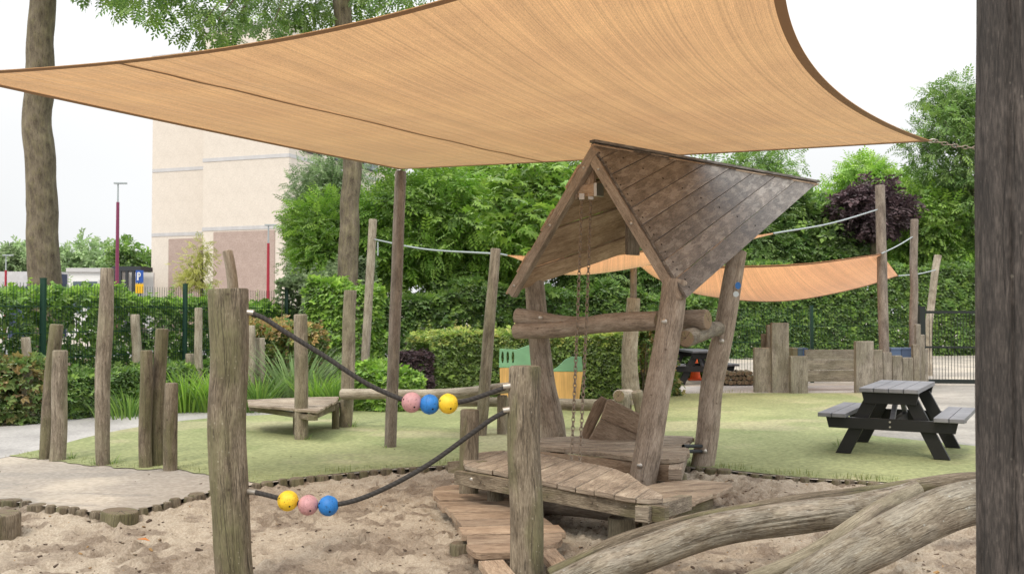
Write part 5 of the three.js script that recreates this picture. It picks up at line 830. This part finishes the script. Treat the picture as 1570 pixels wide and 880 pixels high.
// hedges and shrubs: leaves crowded on the outside of a volume that follows a line
function hedge(name, label, pts, h, w, n, size, pal, o = {}) {
  const c = new THREE.CatmullRomCurve3(pts, false, 'centripetal'), L = c.getLength(), cl = new Cloud(o.seed), r = cl.r, p0 = c.getPoint(0.5), t = thing(name, label, o.cat ?? 'hedge', V(p0.x, 0, p0.z), o.group);
  const hh = (s) => h * (1 + (o.lump ?? 0.08) * 2 * (fbm(s * L * 0.9 + o.seed, 3, 7, 3) - 0.45));
  const gs = []; // woody stems inside
  for (let i = 0; i < Math.max(3, L * 2.2); i++) { const s = r(), p = c.getPointAt(s), a = V(p.x + (r() - 0.5) * w * 0.5, -0.05, p.z + (r() - 0.5) * w * 0.5), b = a.clone().add(V((r() - 0.5) * 0.5, hh(s) * 0.85, (r() - 0.5) * 0.4)), g = logGeo([a, b], [0.025, 0.008], { seg: 6, seed: i, step: 0.5, bevel: 0.002 }); g.clearGroups(); gs.push(g); }
  part('stems', mergeGeometries(gs), M.branch, t);
  for (let i = 0; i < n; i++) {
    const s = r(), p = c.getPointAt(s), T2 = c.getTangentAt(s).setY(0).normalize(), N = V(-T2.z, 0, T2.x), H = hh(s), f = r(); let off, y, out;
    if (f < 0.3) { off = (r() - 0.5) * w; y = H * (1 - 0.12 * r() * r()); out = V(0, 1, 0).add(N.clone().multiplyScalar(off / w)); } // top
    else { const sd = r() < (o.front ?? 0.75) ? 1 : -1; y = H * Math.sqrt(r()) * (o.sq ?? 1); y = H * r(); off = sd * w / 2 * (1 - 0.5 * r() * r()); out = N.clone().multiplyScalar(sd).add(V(0, 0.2, 0)); }
    if (N.z < 0) { off = -off; if (f >= 0.3) out.x = -out.x, out.z = -out.z; }
    const bul = (fbm(s * L * 1.6 + 5, y * 1.6, o.seed + 3, 3) - 0.45) * (o.bulge ?? 0.35), q = p.clone().addScaledVector(N, off).add(V(0, y, 0)).addScaledVector(out, bul + (r() < 0.06 ? 0.1 * r() : 0));
    const dir = out.clone().add(sph(r).multiplyScalar(0.9)).add(V(0, o.rise ?? -0.15, 0)), up = f < 0.3 ? V(0, 1, 0).add(sph(r).multiplyScalar(0.6)) : out.clone().multiplyScalar(0.7).add(V(0, 0.7, 0)).add(sph(r).multiplyScalar(0.6));
    const tipped = o.tip && (f < 0.3 ? r() < 0.7 : y > H * 0.85 && r() < 0.4);
    cl.add(q, dir, up, size * (0.65 + 0.7 * r()), pick(tipped ? o.tip : pal, r));
  }
  for (let i = 0; i < L * (o.shoots ?? 9); i++) { // young shoots standing out of the top
    const s = r(), p = c.getPointAt(s), b = V(p.x + (r() - 0.5) * w * 0.8, hh(s), p.z + (r() - 0.5) * w * 0.8), d = V((r() - 0.5) * 0.6, 1, (r() - 0.5) * 0.6), len = (0.08 + 0.3 * r() * r()) * Math.min(1.2, h * 0.8), m = Math.ceil(len / (size * 0.35)), col = pick(o.tip ?? pal, r); for (let k = 0; k < m; k++) cl.add(b.clone().addScaledVector(d, len * k / m), V(Math.cos(k * 2.4), 0.6, Math.sin(k * 2.4)), V(0, 1, 0).add(sph(r).multiplyScalar(0.3)), size * (0.5 + 0.5 * r()) * (1 - 0.4 * k / m), col);
  }
  cl.build('foliage', SPRIG[o.sprig ?? 'leaf'], o.mat ?? LEAF, t); return t;
}
const A0 = V(-7.2, 0, -15), fd = V(0.37, 0, -0.93), fn0 = V(-0.93, 0, -0.37), FP = (s, o) => A0.clone().addScaledVector(fd, s).addScaledVector(fn0, o);
hedge('ivy_hedge', 'tall ivy hedge growing behind the left mesh fence', [FP(-7, 0.6), FP(-3, 0.6), FP(2, 0.6), FP(7.5, 0.6)], 1.75, 0.9, 17000, 0.11, PAL.ivy, { seed: 901, lump: 0.24, bulge: 0.6, tip: PAL.fresh });
hedge('bramble_shrub', 'low leafy bramble with orange-tinged leaves at the left frame edge', [gnd(-30, 14.3), gnd(18, 14.2), gnd(36, 14.4)], 0.85, 0.8, 2600, 0.1, PAL.red, { seed: 905, lump: 0.2, cat: 'shrub' });
hedge('low_shrub', 'dense green ground shrubs along the path below the left fence', [gnd(70, 14.9), gnd(180, 15.8), gnd(300, 17.2), gnd(390, 18.4)], 0.62, 0.9, 7000, 0.09, PAL.ivy, { seed: 907, lump: 0.3, cat: 'shrub' });
hedge('wild_shrub', 'tall leafy shrub by the fence rising over the far left fence post', [FP(-5.5, 0.9), FP(-3.5, 0.8), FP(-1.2, 0.7)], 2.05, 0.9, 3800, 0.13, PAL.fresh, { seed: 909, lump: 0.2, cat: 'shrub', bulge: 0.6 });
hedge('photinia_shrub', 'shrub with red and orange young leaves behind the grey bench post', [gnd(408, 17.6), gnd(440, 17.4), gnd(474, 17.8)], 1.25, 0.9, 3000, 0.1, PAL.red, { seed: 911, lump: 0.25, cat: 'shrub', rise: 0.3, bulge: 0.4, tip: [[0.2, 0.2, 0.05], [0.3, 0.17, 0.07]] });
hedge('grey_shrub', 'tall grey-green shrub right of the apartment block', [gnd(442, 20.5), gnd(500, 21), gnd(560, 21.4)], 2.6, 1.4, 9000, 0.11, PAL.grey.map((c) => c.map((x) => x * 0.75)), { seed: 913, lump: 0.2, cat: 'shrub', bulge: 0.7 });
hedge('light_shrub', 'fresh green shrub in front of the forked tree trunk', [gnd(490, 19.2), gnd(530, 19), gnd(566, 19.4)], 2.0, 0.9, 3800, 0.12, PAL.fresh, { seed: 915, lump: 0.3, cat: 'shrub', bulge: 0.6 });
hedge('wild_shrub', 'broad shrubbery in the shade of the trees behind the sail poles', [gnd(580, 21.8), gnd(690, 22.6), gnd(820, 23.6), gnd(960, 24.2), gnd(1080, 24.6)], 2.1, 1.6, 15000, 0.15, PAL.ivy, { seed: 917, lump: 0.2, cat: 'shrub', bulge: 0.8 });
hedge('trimmed_hedge', 'trimmed beech hedge with pale yellow-green tips behind the balance logs', [gnd(645, 17.6), gnd(740, 18.2), gnd(850, 18.6), gnd(965, 18.8)], 1.22, 1.2, 19000, 0.075, PAL.hedge, { seed: 921, lump: 0.1, bulge: 0.3, tip: PAL.tip });
hedge('purple_shrub', 'small purple-leaved shrub at the left end of the trimmed hedge', [gnd(618, 17.2), gnd(636, 17.1), gnd(650, 17.2)], 0.92, 0.6, 1800, 0.07, PAL.purple, { seed: 923, lump: 0.15, cat: 'shrub', mat: LEAFD });
hedge('low_shrub', 'light green low shrub between the balance log post and the purple shrub', [gnd(560, 16.4), gnd(600, 16.2), gnd(632, 16.4)], 0.6, 0.6, 2600, 0.09, PAL.fresh, { seed: 925, lump: 0.3, cat: 'shrub' });
hedge('orange_shrub', 'shrub with orange-tinged leaves at the right end of the trimmed hedge', [gnd(985, 18.8), gnd(1000, 18.9), gnd(1012, 19.2)], 1.15, 0.7, 1700, 0.1, PAL.red, { seed: 927, lump: 0.2, cat: 'shrub' });
hedge('ivy_wall', 'high wall of ivy behind the gate and the orange sail', [gnd(1030, 34), gnd(1130, 35.5), gnd(1240, 36.6), gnd(1400, 37.4), gnd(1640, 38), gnd(1950, 38)], 3.3, 1.4, 36000, 0.2, PAL.ivy, { seed: 931, lump: 0.1, bulge: 0.5 });
// grasses and weeds
function grass(label, u, d, n, len, pal, seed, spread = 0.3, name = 'ornamental_grass') {
  const b = gnd(u, d), t = thing(name, label, 'grass', b), cl = new Cloud(seed), r = cl.r;
  for (let i = 0; i < n; i++) { const a = r() * 6.283, k = r() * spread, p = V(b.x + Math.cos(a) * k, 0, b.z + Math.sin(a) * k), dir = V(Math.cos(a) * (0.08 + 0.32 * r()), 1, Math.sin(a) * (0.08 + 0.32 * r())), out = V(-Math.cos(a), 0.4, -Math.sin(a)); cl.add(p, dir, out, len * (0.6 + 0.6 * r()), pick(pal, r)); }
  cl.build('blades', SPRIG.blade, LEAF, t);
}
grass('tall arching grass clump behind the low plank bench, left part', 486, 16.2, 300, 0.66, PAL.fresh, 951, 0.35);
grass('tall arching grass clump behind the low plank bench, right part', 515, 16.0, 300, 0.62, PAL.ivy, 952, 0.35);
grass('light feathery grass clump beside the red-leaved shrub', 452, 17.0, 300, 1.05, PAL.grey, 953, 0.5);
grass('leafy grass clump at the foot of the short pale post', 285, 16.0, 300, 0.75, PAL.fresh, 954, 0.4);
grass('grass clump left of the thick front post by the path', 325, 16.0, 300, 0.7, PAL.fresh, 955, 0.35);
grass('grass clump by the path under the left hedge', 200, 15.2, 260, 0.5, PAL.ivy, 956, 0.6);
grass('grass tuft between the pale posts and the bench', 398, 16.0, 240, 0.7, PAL.ivy, 957, 0.35);
const weed = (label, u, v, n, s, seed) => { const b = on(u, v), t = thing('weed', label, 'weed', b), cl = new Cloud(seed), r = cl.r; for (let i = 0; i < n; i++) { const a = r() * 6.283, k = Math.sqrt(r()) * s; cl.add(V(b.x + Math.cos(a) * k * 0.7, 0.005, b.z + Math.sin(a) * k * 0.6), V(Math.cos(a) * r(), 0.9, Math.sin(a) * r()), V(-Math.cos(a), 0.3, -Math.sin(a)), 0.06 + 0.1 * r(), pick(PAL.ivy, r)); } cl.build('leaves', SPRIG.blade, LEAF, t); };
weed('small weed at the foot of the lone tall left post', 146, 712, 26, 0.1, 961); weed('small weed right of the lone tall left post', 172, 712, 26, 0.09, 962); weed('small weed at the foot of the leaning left pair', 108, 704, 26, 0.1, 963);
weed('weed at the foot of the grey bench post', 468, 675, 40, 0.13, 964); weed('weed at the foot of the balance log post', 541, 655, 36, 0.13, 965); weed('weed at the foot of the squared sail pole', 592, 687, 20, 0.1, 966); weed('weed at the left front leg of the grey picnic table', 1287, 684, 18, 0.12, 967);
{ // fallen leaves on sand and paving
  const spots = [[183, 804, 'orange fallen leaf on the sand below the corner stump'], [205, 800, 'second orange fallen leaf on the sand near the corner stump'], [230, 834, 'brown fallen leaf on open sand in front of the corner']], r = rng(31);
  const lg = SPRIG.leaf.clone(), lm = new THREE.MeshStandardMaterial({ color: 0xb8743a, roughness: 0.9, side: THREE.DoubleSide });
  for (const [u, v, lab] of spots) { const p = on(u, v, -0.085), g = new THREE.BufferGeometry(); g.setAttribute('position', new THREE.Float32BufferAttribute(Array.from(lg.attributes.position.array.subarray(0, 36)), 3)); g.computeVertexNormals(); g.scale(0.1, 0.1, 0.1).rotateX(-0.3).rotateY(r() * 6).translate(p.x, p.y + 0.02, p.z); single('fallen_leaf', lab, 'leaf', g, lm, p, 'fallen leaves'); }
}
console.log('leaf sprigs', leafTotal);
renderer.render(scene, camera);
